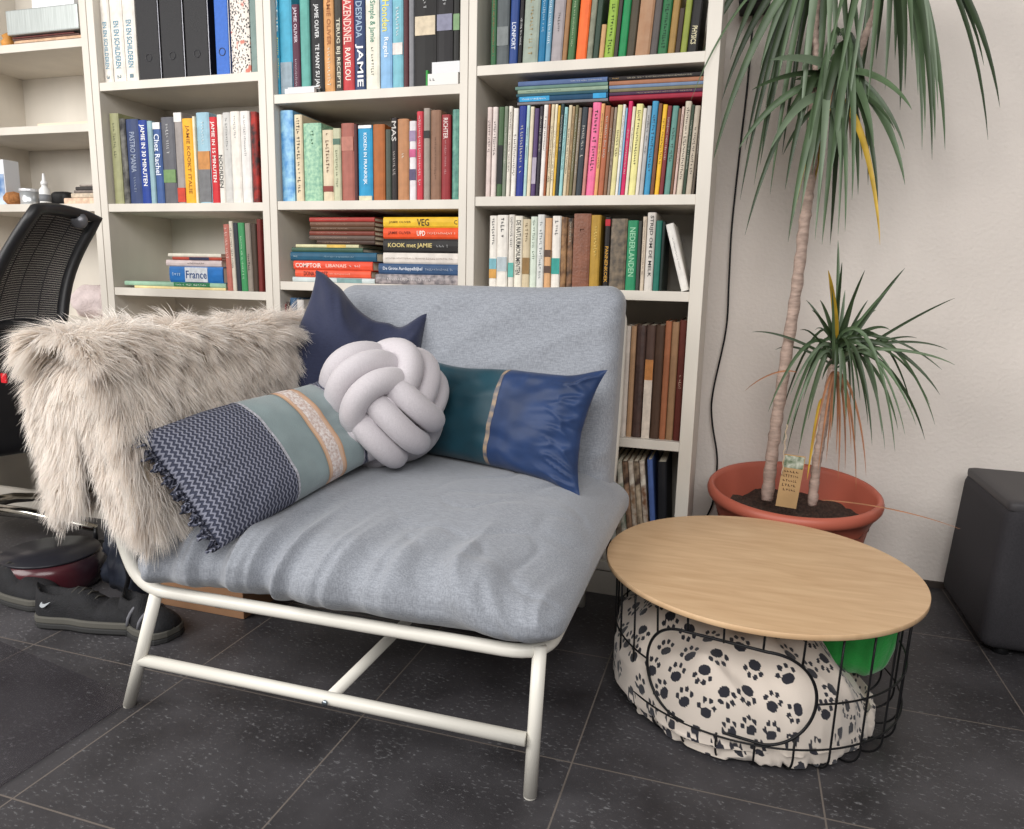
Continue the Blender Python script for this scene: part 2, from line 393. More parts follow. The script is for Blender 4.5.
# B second shelf
row('B', 2, 203, 'second-left bookcase middle shelf', [
 b(114,123,112.6,(150,150,112),'olive green book','the olive book',bars=[(.08,.5,.4,(95,95,70))]), b(123.5,129,118,(120,118,112),'grey spiral bound book','the spiral book',col2=(40,40,42)),
 b(129.5,141.7,118.4,(52,66,104),'navy cookbook with tall silver title','the navy cookbook',text=[('PASTRO MANIA',.15,.62,.42,(150,160,180))],bars=[(.68,.88,.25,(140,150,170))]),
 b(142,150.5,119.7,(30,60,140),'royal blue cookbook with white title','the royal blue cookbook',text=[('JAMIE IN 30 MINUTEN',.05,.78,.62,(240,240,240))]),
 b(151,156,120.5,(140,170,178),'pale blue slim book','the pale blue book'), 
 b(156.3,163.8,122,(58,86,140),'blue book with white script title','the script-titled book',bands=[(.0,.08,(225,225,225))],text=[('Chez Rachel',.14,.64,.7,(225,230,240))]),
 b(164.2,177,116.5,(92,92,98),'grey book with food photos','the food photo book',bars=[(.06,.45,.3,(200,200,200))],bands=[(.6,.75,(110,140,90))]),
 b(177.3,185.3,112,(150,142,138),'grey book with pale top','the pale-topped book',bands=[(0,.1,(225,222,218)),(.82,.98,(190,60,40))]),
 b(185.7,196,118,(228,168,40),'yellow cookbook','the yellow cookbook',text=[('JAMIE KOOKT ITALIE',.08,.88,.4,(150,90,30))]), b(196.2,198.6,116,(225,215,190),'thin cream booklet','the cream booklet'),
 b(199,211.6,111.8,(150,185,200),'sky blue book with landscape spine','the landscape book',bands=[(.42,.62,(190,130,70)),(.62,.98,(110,110,112))],bars=[(.1,.36,.4,(210,225,230))]),
 b(212,219,116.5,(196,40,48),'red cookbook with white title','the red cookbook',text=[('JAMIE IN 15 MINUTEN',.05,.75,.6,(240,230,225))]),
 b(219.3,225,114,W_,'white book with black title','the black-titled book',text=[('NOORDEN',.45,.82,.62,(40,40,40))]), b(225.2,233,112,(196,194,190),'pale grey book','the pale grey book',bars=[(.06,.45,.3,(120,120,120))]),
 b(233.2,242.4,111,W_,'plain white book','the plain white book',bars=[(.05,.3,.25,(150,150,150))]), b(242.8,252,110.7,(222,218,214),'white book with small grey title','the small-titled book',bars=[(.05,.5,.25,(130,130,130))]),
 b(252.4,258.5,111,(50,30,30),'black and red slim book','x',col2=(170,40,30))], group='books on the middle shelf of the second bookcase')
# B third shelf
row('B', 3, 290, 'second-left bookcase low shelf', [
 b(226.5,232,224,(176,104,92),'pinkish red paperback','the pinkish paperback',bars=[(.05,.5,.5,(225,190,180))],lean=-.03), b(232.3,236,221,(205,196,180),'cream slim book','the cream slim book',bars=[(.1,.7,.5,(60,60,60))],lean=-.03),
 b(236.3,241,222.5,(44,48,58),'dark slim book','the dark slim book',lean=-.03), b(241.3,247.4,222.5,(62,140,88),'green book','the green book',bars=[(.2,.85,.3,(190,220,190))],lean=-.03),
 b(247.7,253,223,(140,130,120),'grey brown book','the grey brown book',bars=[(.45,.7,.5,(40,40,40))],lean=-.02), b(253.3,258,224,(70,56,46),'dark brown book','the dark brown book',lean=-.01), b(258.3,262.5,219,(110,40,36),'dark red slim book','x')],
 group='standing books on the low shelf')
flat('B', 'second-left bookcase low shelf', [
 (134,225,289,286.5,(225,205,150),'thin pale yellow book','the thin yellow book',{'d':.2}), (124,225,286,281.5,(150,185,160),'flat green and mint book','the mint book',{'bands':[(.5,.85,(50,120,80))],'bars':[(.52,.82,.5,(220,230,220))],'d':.2}),
 (169.6,222.7,281.5,265.5,(40,110,180),'thick blue travel guide titled France','the France guide',{'bands':[(.3,.72,(205,208,212))],'text':[('France',.32,.71,.5,(40,70,120))],'bars':[(.06,.24,.25,(190,215,235))]}),
 (165.6,221,264.6,258,(205,190,188),'pale pink book','the pale pink book',{'bars':[(.4,.7,.3,(60,50,50))]}), (172,221,257.5,254.5,(170,70,55),'red and navy slim book','the red slim book',{'bands':[(.35,.75,(50,55,80))]}),
 (167,220,252.5,248.8,(215,210,195),'cream slim book','x',{})], 'books lying under the France guide', zbase=.845)

# C first shelf
row('C', 1, 90, 'third bookcase top shelf', [
 b(273,280,-30,(50,150,185),'sky blue cookbook spine','the sky blue book',text=[('JAMIE',.18,.48,.7,(230,240,240)),('Jamie Oliver',.52,.86,.6,(225,215,120))]),
 b(280.3,292.5,-28,(70,160,190),'turquoise wide book','the turquoise book',bands=[(.72,.98,(140,155,165))]), b(293,300.4,4,(84,40,60),'plum book with silver title','the plum book',text=[('JAMIE OLIVER',.03,.42,.55,(215,200,210))],bars=[(.6,.9,.3,(200,180,190))]),
 b(301,310,-20,(94,160,150),'teal book','the teal book'), b(310.6,323.5,-20,K,'black cookbook with white title','the black cookbook',text=[('JAMIE OLIVER',.2,.5,.4,(225,225,225)),('TE MANY SU JANE',.55,.98,.4,(225,225,225))]),
 b(324.2,334,-30,(205,150,95),'tan orange book','the tan orange book',text=[('JAMIE OLIVER',.2,.6,.5,(150,90,50))],bars=[(.62,.95,.4,(235,215,190))]), b(334.6,342,-8,(60,56,50),'dark book with pale capitals','the dark book',text=[('TERUG BIJ RECEPTE',.25,.95,.6,(215,210,190))]),
 b(342.8,354,-30,(184,58,62),'red cookbook','the red book',text=[('RAZENDSNEL',.2,.6,.7,(235,200,190)),('RAVELOU',.63,.9,.5,(240,225,215))]), b(354.6,365,-30,(44,62,100),'navy cookbook with bold white name','the bold navy book',text=[('DESPADA',.25,.55,.6,(160,180,200)),('JAMIE',.6,.96,.75,(245,245,245))]),
 b(365.8,379,-40,(226,222,206),'cream book with green script title','the cream book',text=[('Simple & Jamie',.3,.62,.5,(90,140,120))],bars=[(.66,.88,.25,(120,120,110))]), b(379.8,391.3,-30,(132,174,212),'light blue book with yellow letters','the light blue book',text=[('Honden',.24,.5,.6,(225,215,110)),('Regels',.55,.72,.5,(230,235,240))]),
 b(392,402.5,-30,(120,178,192),'aqua book with small portrait','the portrait book',bands=[(.6,.7,(225,215,210))],bars=[(.3,.56,.5,(220,230,235))]), b(403,408,-16,(80,40,44),'maroon slim book','the maroon book'), b(408.4,413.5,-25,(128,128,132),'grey slim book','the grey slim book'),
 b(414,435.5,-40,(30,28,28),'wide black book with cream label','the cream-labelled book',bands=[(.43,.58,(205,190,165))],bars=[(.3,.37,.4,(190,190,190))]), b(436,452,-40,(34,32,34),'black book with round emblem','the emblem book',bands=[(.42,.55,(130,130,150))],bars=[(.3,.37,.4,(190,190,190))]),
 b(452.5,459,-40,(34,34,32),'black book with green emblem','x',bands=[(.42,.55,(120,150,110))])], group='cookbooks on the top shelf')
# C second shelf
row('C', 2, 200.5, 'third bookcase second shelf', [
 b(282,294.2,110,(80,150,205),'marbled sky blue book','the marbled blue book',mat=marbled('marbled_blue',(70,140,200),(150,200,225),40)), b(296,303.6,114.4,(216,200,170),'cream book with black title','the black-titled book',bars=[(.04,.9,.6,(60,50,40))]),
 b(304.4,322,122.8,(130,175,145),'mint green cloth book','the mint book',mat=marbled('mint_cloth',(110,160,135),(160,200,165),90),bars=[(.1,.3,.7,(70,110,80))]), b(322.7,333,129.5,(212,196,168),'cream book with brown titles','the brown-titled book',bars=[(.05,.6,.6,(120,90,70))],bands=[(.78,.86,(130,60,50))]),
 b(333.5,341,128,(190,190,160),'cream book with green square','the green-square book',bands=[(.14,.22,(80,110,95))],bars=[(.3,.8,.35,(110,120,90))]), b(341.6,354,122.8,(160,96,84),'brick red book with monogram','the brick red book',bands=[(.17,.35,(175,115,100))]),
 b(354.4,357.8,124,(80,44,44),'thin maroon book','the thin maroon book'), b(358.4,372.3,125,(40,145,190),'bright blue book with white title','the bright blue book',bands=[(0,.04,(225,225,225)),(.93,1,(205,200,170))],text=[('KOKEN IN FRANKRIJK',.1,.78,.3,(230,240,245))]),
 b(373,384.5,124,(166,96,48),'rust brown book','the rust brown book'), b(385,390.6,129,(72,80,72),'dark green slim book','the dark green book'), b(391,397,117.5,(44,38,38),'black book with silver letters','the silver-lettered book',text=[('MAS',.04,.28,.75,(200,195,190))],bars=[(.4,.7,.5,(180,170,165))]),
 b(397.6,408.3,118.6,(178,126,88),'tan book','the tan book',bars=[(.42,.48,.5,(225,210,190))]), b(408.8,415.5,120.7,(220,214,216),'white book with pink blots','the pink-blotted book',bands=[(.12,.25,(150,130,160)),(.35,.45,(190,90,130)),(.6,.74,(90,80,110))]),
 b(416,422.3,111,(190,58,70),'red book with white script','the red script book',bars=[(.05,.85,.4,(235,200,200))]), b(422.7,429,107.7,(150,140,130),'grey slim book with black mark','the black-marked book',bands=[(.24,.32,(40,40,40))]),
 b(430,440,109.8,(134,100,80),'brown book','the brown book',bars=[(.3,.8,.2,(90,60,50))]), b(440.8,449.6,114.4,(140,46,50),'maroon book with white title','the maroon book',text=[('RICHTER',.04,.28,.5,(230,210,205))],bars=[(.3,.7,.25,(200,160,160))]),
 b(451,458.5,109,(60,125,110),'teal marbled book','x',mat=marbled('teal_marble',(50,110,100),(90,150,130),60))], group='books on the second shelf behind the chair')
# C third shelf
z = flat('C', 'third bookcase third shelf', [
 (292,374,283,278,(190,200,200),'thin white and teal book','the teal-white book',{'bands':[(.55,.85,(120,150,150))]}), (294.5,370,276.5,269,(225,90,62),'orange red cookbook','the orange red book',{'text':[('DONA SUAREZ',.12,.44,.6,(90,30,30))],'bars':[(.46,.75,.25,(240,190,170))]}),
 (293,372,268.5,259.5,(222,78,52),'orange book with white capitals','the orange book',{'text':[('COMPTOIR',.03,.36,.5,(245,225,215)),('LIBANAIS',.42,.68,.38,(245,200,185))],'bars':[(.72,.88,.4,(245,210,200))]}), (290,376,259.5,250.5,(36,84,110),'petrol blue book','the petrol book',{'bars':[(.4,.75,.2,(150,180,195)),(.04,.1,.25,(180,200,210))]}),
 (291,362,250,245.5,(60,88,72),'dark green book','the dark green book',{}), (295,358,245.3,242,(205,200,160),'cream and yellow book','the cream-yellow book',{'bands':[(.5,.8,(215,180,90))]})], 'stack with the petrol blue book', zbase=.88)
cols = [(70,52,44),(96,80,72),(120,60,48),(84,58,40),(110,78,62),(168,60,54)]; nm = ['blackish brown','grey brown','rust red','dark brown','tan brown','bright red']
flat('C', 'third bookcase third shelf', [(307+random.uniform(-2,2) if i else 314, 372, 242-4.6*i, 242-4.6*(i+1), cols[i], nm[i]+' thin book', 'the '+nm[i]+' one', {'d':.2, 'dy':.012, 'bars':[(.1,.6,.25,(190,160,140))]}) for i in range(6)], 'stack of thin brown books', zbase=z+.0005, prev='the cream-yellow book', Y=PY)
flat('C', 'third bookcase third shelf', [
 (375,457.5,285.3,275,(125,118,120),'mottled grey book','the mottled book',{'mat':marbled('mottled_grey',(95,90,95),(165,155,155),70),'bars':[(.15,.7,.3,(210,205,205))]}), (378,457.5,274.8,264,(54,80,115),'slate blue book','the slate blue book',{'text':[('De Grote Aardappelbijbel',.06,.56,.4,(215,220,230))],'bars':[(.6,.95,.25,(170,180,195))]}),
 (382.6,457.5,263.9,252.9,(214,206,198),'white book','the white book',{'bars':[(.04,.95,.2,(170,150,140))]}), (382.6,457.5,252.7,238.6,(40,38,38),'black cookbook with gold title','the black cookbook',{'text':[('KOOK met JAMIE',.07,.66,.4,(215,195,130))],'bars':[(.72,.9,.35,(150,150,150))]}),
 (382.6,457.5,238,226.7,(222,80,38),'orange cookbook','the orange cookbook',{'text':[('JAMIE OLIVER',.07,.38,.32,(110,30,20)),('UPD',.46,.57,.45,(245,235,225))],'bars':[(.6,.98,.25,(245,200,180))]}), (382.6,457.5,226.5,215.8,(222,180,48),'yellow cookbook','x',{'text':[('JAMIE OLIVER',.08,.38,.25,(120,90,30)),('VEG',.46,.62,.65,(60,50,30)),('C',.95,.99,.4,(60,50,30))]})],
 'large cookbooks lying at the right', zbase=.88)
t = thing('paper_stack', 'white papers with a green card edge in front of black books', 'papers', (at(426,84,2.004).x, 2.003, 1.432))
q = MB(); q.box(.006, at(458,84,2.004).x-at(426,84,2.004).x, 0, .012, 0, .030); q.build('papers', cm((228,226,222), .7), t)
q = MB(); q.box(.018, at(459.5,84,2.004).x-at(426,84,2.004).x, .001, .013, .0304, .060); q.build('papers', cm((222,222,224), .7), t)
q = MB(); q.box(0, .0055, 0, .012, 0, .040); q.build('green_card', cm((60,150,70), .6), t); bars(.022, .015, .02, .009, False, -.0006, (80,80,84), t)
t = thing('paper_stack', 'thin white folded papers on the shelf edge left of purple book', 'papers', (at(285,92,2.004).x, 2.003, 1.432))
q = MB(); q.box(0, .10, 0, .012, 0, .014); q.build('papers', cm((226,226,228), .7), t); q = MB(); q.box(.01, .115, .001, .013, .0143, .018); q.build('papers', cm((214,214,216), .7), t)
# C fourth shelf, seen between fur and pillow
row('C', 4, 440, 'third bookcase fourth shelf', [
 b(282,288,304,(150,40,40),'dark red book half hidden by fur','the dark red book'), b(288.4,293,302,(70,44,40),'brown book half hidden by fur','the brown book'), b(293.4,300,298,(60,90,120),'blue book behind pillow corner','the blue book'), b(300.4,307,300,(205,200,195),'white book behind pillow corner','x')], group='half hidden books low on the shelf')
# D first shelf
L1 = lambda t: .015+.055*min(1, t*2.2)
row('D', 1, 59, 'right bookcase top shelf', [
 b(490,495.6,-40,(52,96,62),'dark green book','the dark green book',lean=.0,bars=[(.3,.9,.3,(170,120,80))]), b(496,508,-40,(86,92,94),'grey photo book','the grey photo book',lean=.0,bands=[(.62,.8,(120,125,125))]), b(508.4,516.6,-44,(42,68,128),'navy book with white title','the navy book',lean=.02,text=[('LONPORT',.6,.85,.5,(220,225,235))]),
 b(517,521,-30,K,'black slim book','the black slim book',bars=[(.5,.8,.5,(220,220,220))],lean=.03), b(521.6,536.6,-40,(148,158,146),'wide grey green book','the wide grey green book',bars=[(.3,.9,.4,(170,150,110))],lean=.03), b(537.2,544.2,-40,(24,108,150),'bright blue book','the bright blue book',bars=[(.3,.7,.4,(180,210,225))],lean=.035),
 b(544.6,549.6,-36,(105,150,175),'light blue book','the light blue book',bars=[(.3,.8,.5,(220,230,235))],lean=.04), b(550.2,561,-38,(158,150,152),'lilac grey book','the lilac grey book',bars=[(.5,.7,.3,(100,95,95))],lean=.05), b(561.4,566,-40,(150,110,72),'tan brown book','the tan brown book',lean=.055), b(566.4,573.6,-40,(66,104,64),'forest green book','the forest green book',bars=[(.3,.85,.3,(180,200,160))],lean=.055),
 b(575,585.4,-36,(232,106,50),'bright orange book','the orange book',lean=.06), b(586,591.6,-30,(148,150,130),'speckled grey book','the speckled book',lean=.065,col2=(110,112,96)), b(592,597.6,-10,(48,66,54),'blackish green book','the blackish green book',lean=.065), b(598,602.8,24,(190,150,104),'short tan book','the short tan book',lean=.065),
 b(603.2,612.4,-20,(140,170,66),'lime green book','the lime book',bars=[(.3,.95,.45,(60,80,30))],lean=.065), b(612.8,616.8,-20,(60,52,48),'dark slim book','the dark slim book',lean=.065), b(617.2,625,-26,(30,130,76),'emerald green book','the emerald book',lean=.065), b(625.4,633.6,-20,(72,64,50),'dark olive book','the dark olive book',lean=.065),
 b(634.2,648.6,-30,(176,138,108),'wide tan book','the wide tan book',col2=(160,120,90),lean=.065), b(649,656.2,-20,(84,78,76),'charcoal book','the charcoal book',lean=.065), b(656.6,666,-26,(44,104,64),'green book with dark letters','the lettered green book',bars=[(.3,.9,.4,(24,60,40))],lean=.065), b(666.6,673.6,-20,(150,118,66),'ochre book','the ochre book',lean=.065),
 b(674,679,8,(64,50,42),'short dark brown book','the short brown book',lean=.065), b(679.3,685.6,-20,(132,142,62),'olive lime book','the olive lime book',lean=.065), b(686.4,696,-20,(34,32,32),'black physics book with cream title','x',text=[('PHYSICS',.62,.87,.55,(215,205,170))],lean=.065),],
 group='books on the top shelf of the right bookcase')
# D second shelf
def d2():
    raw = [(485,489.5,'cream pink',(214,196,190)),(490,495,'pale pink',(218,204,198)),(495.6,501,'green and black',(70,96,64)),(501.5,505,'grey patterned',(120,128,112)),(505.5,509,'ivory',(222,214,202)),(509.6,514.4,'white',(228,222,214)),
    (515,522.2,'royal blue',(36,52,132)),(522.6,525.6,'white and teal',(170,200,196)),(526,529.6,'cream',(216,204,180)),(530,534.4,'purple',(82,62,104)),(534.8,538,'dark lettered',(52,48,56)),(538.4,542.6,'glossy white',(226,220,214)),(543,545,'rust',(150,84,50)),(545.4,548.6,'buff',(212,196,164)),
    (549,551.6,'pale cream',(226,214,186)),(552,554.2,'mustard yellow',(214,172,64)),(554.6,557.8,'black teal',(40,60,62)),(558.2,561.4,'pale aqua',(150,196,196)),(561.8,565.2,'sand',(206,190,160)),(565.6,568,'tan',(166,140,104)),(568.4,571.2,'olive',(110,104,72)),(571.6,574.6,'grey brown',(132,118,100)),
    (575,580.8,'slate black',(52,58,64)),(581.2,584.4,'rose',(190,128,120)),(584.8,593,'hot pink',(226,110,150)),(593.4,596.8,'apricot',(216,160,104)),(597.2,602.6,'brick',(168,98,68)),(603,606,'brown',(130,96,74)),(606.4,609,'taupe',(150,134,118)),(609.4,614.2,'lemon cream',(216,206,150)),(614.6,617.2,'chalk white',(224,220,212)),
    (617.6,619.4,'powder blue',(130,170,200)),(619.8,623.8,'magenta',(200,38,92)),(624.2,627.2,'eggshell',(222,214,190)),(627.8,634.4,'pale yellow',(226,218,148)),(634.8,638.2,'bone white',(218,210,198)),(638.6,642.6,'silver grey',(168,168,168)),(643,649,'cerulean blue',(64,144,184)),(649.6,653.2,'umber',(118,74,48)),(653.8,658.2,'sunflower yellow',(230,180,50)),
    (658.6,662.6,'maroon',(120,48,52)),(663.2,669.2,'sea green',(96,142,132)),(669.6,672.2,'chestnut',(112,80,60)),(672.6,675,'blush',(206,178,168)),(675.4,681.4,'light beige',(200,188,170)),(681.8,684.8,'bottle green',(52,68,52)),(685.2,690.6,'greige',(178,166,150)),(691,693.4,'black and cream',(90,80,70))]
    out = []
    for i, (a, c, nme, col) in enumerate(raw):
        op = {'hard': False}
        if random.random() < .75:
            lum = sum(col)/3; op['bars'] = [(random.uniform(.06,.3), random.uniform(.5,.85), .5, (60,54,50) if lum > 120 else (205,200,190))]
        if nme == 'green and black': op['bands'] = [(.42,.85,(36,36,38))]
        if nme == 'purple': op['bands'] = [(.55,.85,(170,160,175))]
        yt = 103+ random.uniform(0, 6)
        if nme in ('hot pink','magenta','cerulean blue','royal blue','light beige','cream pink','pale pink'): yt = 101
        kind = 'slim book' if c-a < 5 else 'book'
        op['lean'] = .012+.035*min(1, i/20)
        out.append((a, c, yt, col, nme+' '+kind, 'the '+nme+' one', op))
    return out
zst = at(560, 103, PY).z
row('D', 2, 196, 'right bookcase second shelf', d2(), group='slim books packed on the second shelf', ymax=zst, depth=(.17,.21))
flat('D', 'lying on upright slim books', [
 (517,607.5,103,100,(120,116,118),'grey thin book','the grey thin one',{}), (517.5,607.5,100,94.5,(30,70,100),'dark blue cyan-ended book','the cyan-ended one',{'bands':[(.02,.36,(50,150,200)),(.84,.98,(50,150,200))],'bars':[(.05,.33,.4,(220,235,240))]}),
 (516,607.5,94.5,91.5,(46,84,96),'teal navy thin book','the teal navy one',{}), (517.5,607.5,91.5,87.5,(140,160,140),'sage green thin book','the sage one',{'bars':[(.1,.5,.4,(90,110,90))]}), (515,607.5,87.5,84,(100,130,120),'grey green thin book','the grey green one',{}), (518,607,84,79,(84,104,144),'dusty blue thin book','x',{'bars':[(.6,.95,.3,(200,205,220))]})],
 'left stack lying on the slim books', zbase=zst)
flat('D', 'lying on upright books, right end', [
 (609,704.5,101,96,(150,40,60),'crimson thin book','the crimson one',{}), (609,704.5,96,92.5,(70,44,70),'purple brown thin book','the purple brown one',{'bars':[(.3,.9,.35,(190,170,140))]}), (609.5,704.5,92.5,89,(120,112,84),'khaki thin book','the khaki one',{}), (609,704.5,89,85.5,(110,130,160),'grey blue thin book','the grey blue one',{}),
 (609,704.5,85.5,81,(160,110,84),'terracotta thin book','the terracotta one',{}), (608.5,704.5,81,76.5,(38,34,34),'black thin book','x',{'bars':[(.04,.12,.4,(200,160,100)),(.2,.9,.35,(190,180,160))]})],
 'right stack lying on the slim books', zbase=zst)
# D third shelf
row('D', 3, 291, 'right bookcase third shelf', [
 b(488,495.6,215.5,W_,'white book with harbour picture','the harbour picture book',bars=[(.04,.4,.4,(100,100,100))],bands=[(.6,.75,(120,170,180)),(.75,.88,(200,150,80))]), b(496,506.4,215,W_,'white book with shell picture','the shell picture book',bars=[(.04,.3,.4,(100,100,100))],bands=[(.58,.78,(176,186,190))]),
 b(506.8,512.6,214.5,(216,210,200),'white book with teal picture','the teal picture book',bars=[(.04,.45,.4,(100,100,100))],bands=[(.66,.86,(96,170,160))]), b(513,520.6,215.8,(226,220,206),'white book with long black title','the long-titled book',text=[('DE NATUURMONUMENTEN',.06,.82,.6,(50,50,50))]),
 b(521,528.4,219,(200,184,154),'beige book with brown picture','the beige book',bands=[(.56,.8,(140,110,70))],bars=[(.06,.35,.4,(110,90,60))]), b(528.8,535.2,216.5,(205,214,200),'pale green book','the pale green book',bars=[(.05,.6,.4,(100,120,100))]), b(535.6,542.6,214.5,(212,212,208),'grey white book','the grey white book',bars=[(.1,.9,.5,(120,130,130))]),
 b(543,549.6,218,(206,160,116),'tan book with rhombus marks','the rhombus book',bands=[(.45,.55,(90,70,60)),(.68,.78,(90,70,60))]), b(550,558.6,215.8,W_,'white book with teal tree','the teal tree book',bars=[(.05,.3,.4,(110,110,110))],bands=[(.58,.8,(60,150,140))]), b(559,564.8,217,(96,68,48),'dark brown mottled book','the mottled book',col2=(170,130,90)),
 b(565.2,570.8,218,(48,42,38),'dark photo book','the dark photo book',col2=(150,110,80),bars=[(.05,.35,.4,(190,180,160))]), b(571.2,588,213.5,(124,76,54),'wide brown leather book','the leather book',mat=mat('brown_leather',(124,76,54),.45,var=.15,scale=30,bump=.3,bscale=150),bars=[(.06,.1,.5,(80,45,30)),(.2,.24,.5,(80,45,30))]), b(588.4,598,215,(170,134,56),'gold coloured book','the gold book',bars=[(.15,.55,.6,(220,190,110))]),
 b(602,607.4,217,(34,30,30),'black book with gold title','the black gold-titled book',text=[('PANNENKOEK',.4,.9,.6,(200,150,60))],bands=[(.03,.12,(170,40,50))]), b(608,624,218.5,(92,82,68),'mottled olive brown book','the olive brown book',mat=marbled('olive_marble',(70,62,52),(120,104,84),60)), b(624.6,634.8,220.3,(44,132,92),'green book with large title','the green book',text=[('NEDERLANDEN',.1,.8,.55,(150,200,165))]),
 b(635.2,638.6,221,(60,60,56),'dark thin book','the dark thin book'), b(639.2,643,216.5,(200,184,164),'cream book','the cream book',bars=[(.05,.8,.4,(90,70,60))]), b(643.4,651.8,212.3,(205,198,190),'tall white book with black title','the tall white book',text=[('STRIJD OM DE MELK',.04,.82,.5,(50,50,50))]), b(652.4,658.5,220.5,(36,106,92),'dark teal book','the dark teal book'), b(658.8,661.5,221.5,(28,40,36),'near black book','the near black book'),
 b(681.3,689.8,222.5,(222,218,212),'leaning white book','x',lean=-.29,bars=[(.2,.7,.25,(150,150,150))])], group='books on the third shelf of the right bookcase')
# D fourth shelf
row('D', 4, 441, 'right bookcase fourth shelf', [
 b(598,608,330,(96,60,44),'red brown old book behind backrest','the hidden old book'), b(608.4,619,326,(150,120,90),'tan old book behind backrest','the tan old book'), b(619.4,625,326,(216,206,196),'cream old book','the cream old book'), b(625.4,630.6,326,(176,140,108),'tan cloth old book','the tan cloth book'), b(631,640,325,(72,52,46),'dark leather old book','the dark leather book',mat=mat('dark_leather',(70,50,44),.45,var=.25,scale=40,bump=.3,bscale=120)),
 b(640.4,649,325,(86,66,58),'brown book with orange label','the orange-labelled book',bands=[(.3,.48,(184,124,72)),(.48,1,(214,200,186))]), b(649.4,658,325,(78,58,46),'dark brown old book','the dark brown book'), b(658.4,664.6,321,(158,100,70),'orange brown old book','the orange brown book'), b(665,672,322,(150,116,86),'tan brown old book','the tan brown book'),
 b(672.4,683,320,(90,40,32),'maroon old book','x',bars=[(.45,.6,.4,(190,160,140))])], group='old bound books beside the backrest')
# D bottom shelf: magazines leaning left
mg = [(178,150,120),(120,100,84),(196,190,180),(110,80,60),(150,170,170),(200,184,160),(90,110,90),(176,140,112),(140,110,84),(196,176,150),(120,84,60),(206,196,180)]
mn = ['tan','brown','white','dark tan','pale blue','cream','green','peach','cocoa','sand','chestnut','ivory']
row('D', 5, 560, 'right bookcase bottom shelf', [b(590+5.6*i, 595.3+5.6*i, 462, mg[i], mn[i]+' magazine stack', 'the '+mn[i]+' one', lean=-.12, hard=False, col2=(70,54,46) if i % 2 else (215,205,190), d=.21, name='magazine', cat='magazine') for i in range(11)] +
    [b(652,657.5,460,(74,96,150),'blue binder','the blue binder',lean=-.10), b(658,667,462,(30,30,34),'black folder','x',lean=-.06)], group='magazines leaning on the bottom shelf')
#PART2
# ------------------------------------------------------------------ things on the nearly empty left bookcase
def simple_box(name, label, cat, mt, x0, x1, y0, y1, z0, z1, group=None, rotz=0, bevel=.002, roty=0):
    t = thing(name, label, cat, ((x0+x1)/2, (y0+y1)/2, z0), group); w, d = (x1-x0)/2, (y1-y0)/2
    q = MB(); q.box(-w, w, -d, d, 0, z1-z0); q.build('body', mt, t, bevel=bevel); t.rotation_euler.z = rotz; t.rotation_euler.y = roty; return t
A0, A1 = SPAN['A']
zz = 1.64
stack = [(.34, .006, (150,190,180), 'mint green'), (.31, .008, (160,110,80), 'brown'), (.30, .012, (205,170,140), 'peach'), (.29, .008, (96,70,62), 'dark brown'), (.27, .007, (110,60,56), 'dark red')]
for i, (w, h, c, n) in enumerate(stack):
    h *= .8
    t = thing('paper_folder', n+' papers in the pile under the silver box file, '+['lowest','second from bottom','middle','second from top','topmost'][i], 'papers', (A1-.33+random.uniform(0,.01), 2.03, zz), 'paper pile on the left bookcase')
    q = MB(); q.box(0, w, 0, .2, 0, h*.45); q.box(.003, w-.004, .003, .197, h*.45, h-.0005); q.build('sheets', cm(c, .7, var=.15, scale=60), t); zz += h
t = thing('box_file', 'silver grey box file lying on the paper pile, left edge', 'box file', (A1-.165, 2.118, zz+.001))
q = MB(); q.box(-.17, .14, -.1, .1, 0, .078); q.build('case', mat('silver_card', (176,182,180), .35, var=.12, scale=30, stretch=(9,1,.3), metal=.35), t, bevel=.004)
q = MB(); q.box(.1402, .155, -.097, .1, .004, .07); q.build('end_flap', cm((120,112,100), .6), t)
t.rotation_euler.y = -.0; 
simple_box('paper_block', 'white paper block lying on top of the silver box file', 'paper', cm((232,232,234), .6), A1-.24, A1-.06, 2.04, 2.2, zz+.0795, zz+.14)
t = thing('wooden_toy', 'small orange brown wooden thing beside paper pile', 'ornament', (A1-.36, 2.04, 1.64))
q = MB(); q.lathe([(.012,0),(.02,.008),(.022,.02),(.014,.03),(.018,.04),(.001,.052)], 20); q.build('body', cm((200,140,70), .5, var=.2), t)
simple_box('paper_pad', 'thin yellowish paper pad on the empty left shelf', 'paper', cm((226,212,188), .7), A1-.24, A1-.01, 2.02, 2.2, 1.3782, 1.389)
z3 = 1.1222
t = thing('picture_box', 'white box with blue picture at the left photo edge', 'box', (at(2, 200, 2.06).x, 2.08, z3))
q = MB(); q.box(-.06, .035, -.03, .03, 0, .16); q.build('carton', cm((222,224,228), .5), t, bevel=.002)
q = MB(); q.box(-.057, .032, -.0312, -.03, .004, .11); q.build('picture', mat('blue_clouds', (60,110,170), .45, col2=(200,215,230), scale=16), t)
t = thing('coconut_brush', 'round orange brown bristly ball left of silver tin', 'ornament', (at(15, 205, 2.06).x, 2.06, z3+.0))
q = MB(); q.lathe([(.001,0),(.022,.004),(.034,.018),(.034,.03),(.024,.044),(.001,.05)], 28); q.build('ball', mat('bristle_brown', (168,112,64), .9, var=.3, scale=90, bump=1, bscale=200), t)
t = thing('tin_can', 'silver metal tin with lid on the left shelf', 'tin', (at(31, 205, 2.05).x, 2.05, z3))
q = MB(); q.lathe([(.0305,0),(.0315,.002),(.0315,.045)], 32); q.build('can', mat('brushed_tin', (205,208,210), .3, metal=.7), t)
q = MB(); q.lathe([(.0325,.0452),(.0332,.047),(.0332,.054),(.031,.0562)], 32); q.build('lid', mat('brushed_tin2', (225,226,228), .3, metal=.5), t)
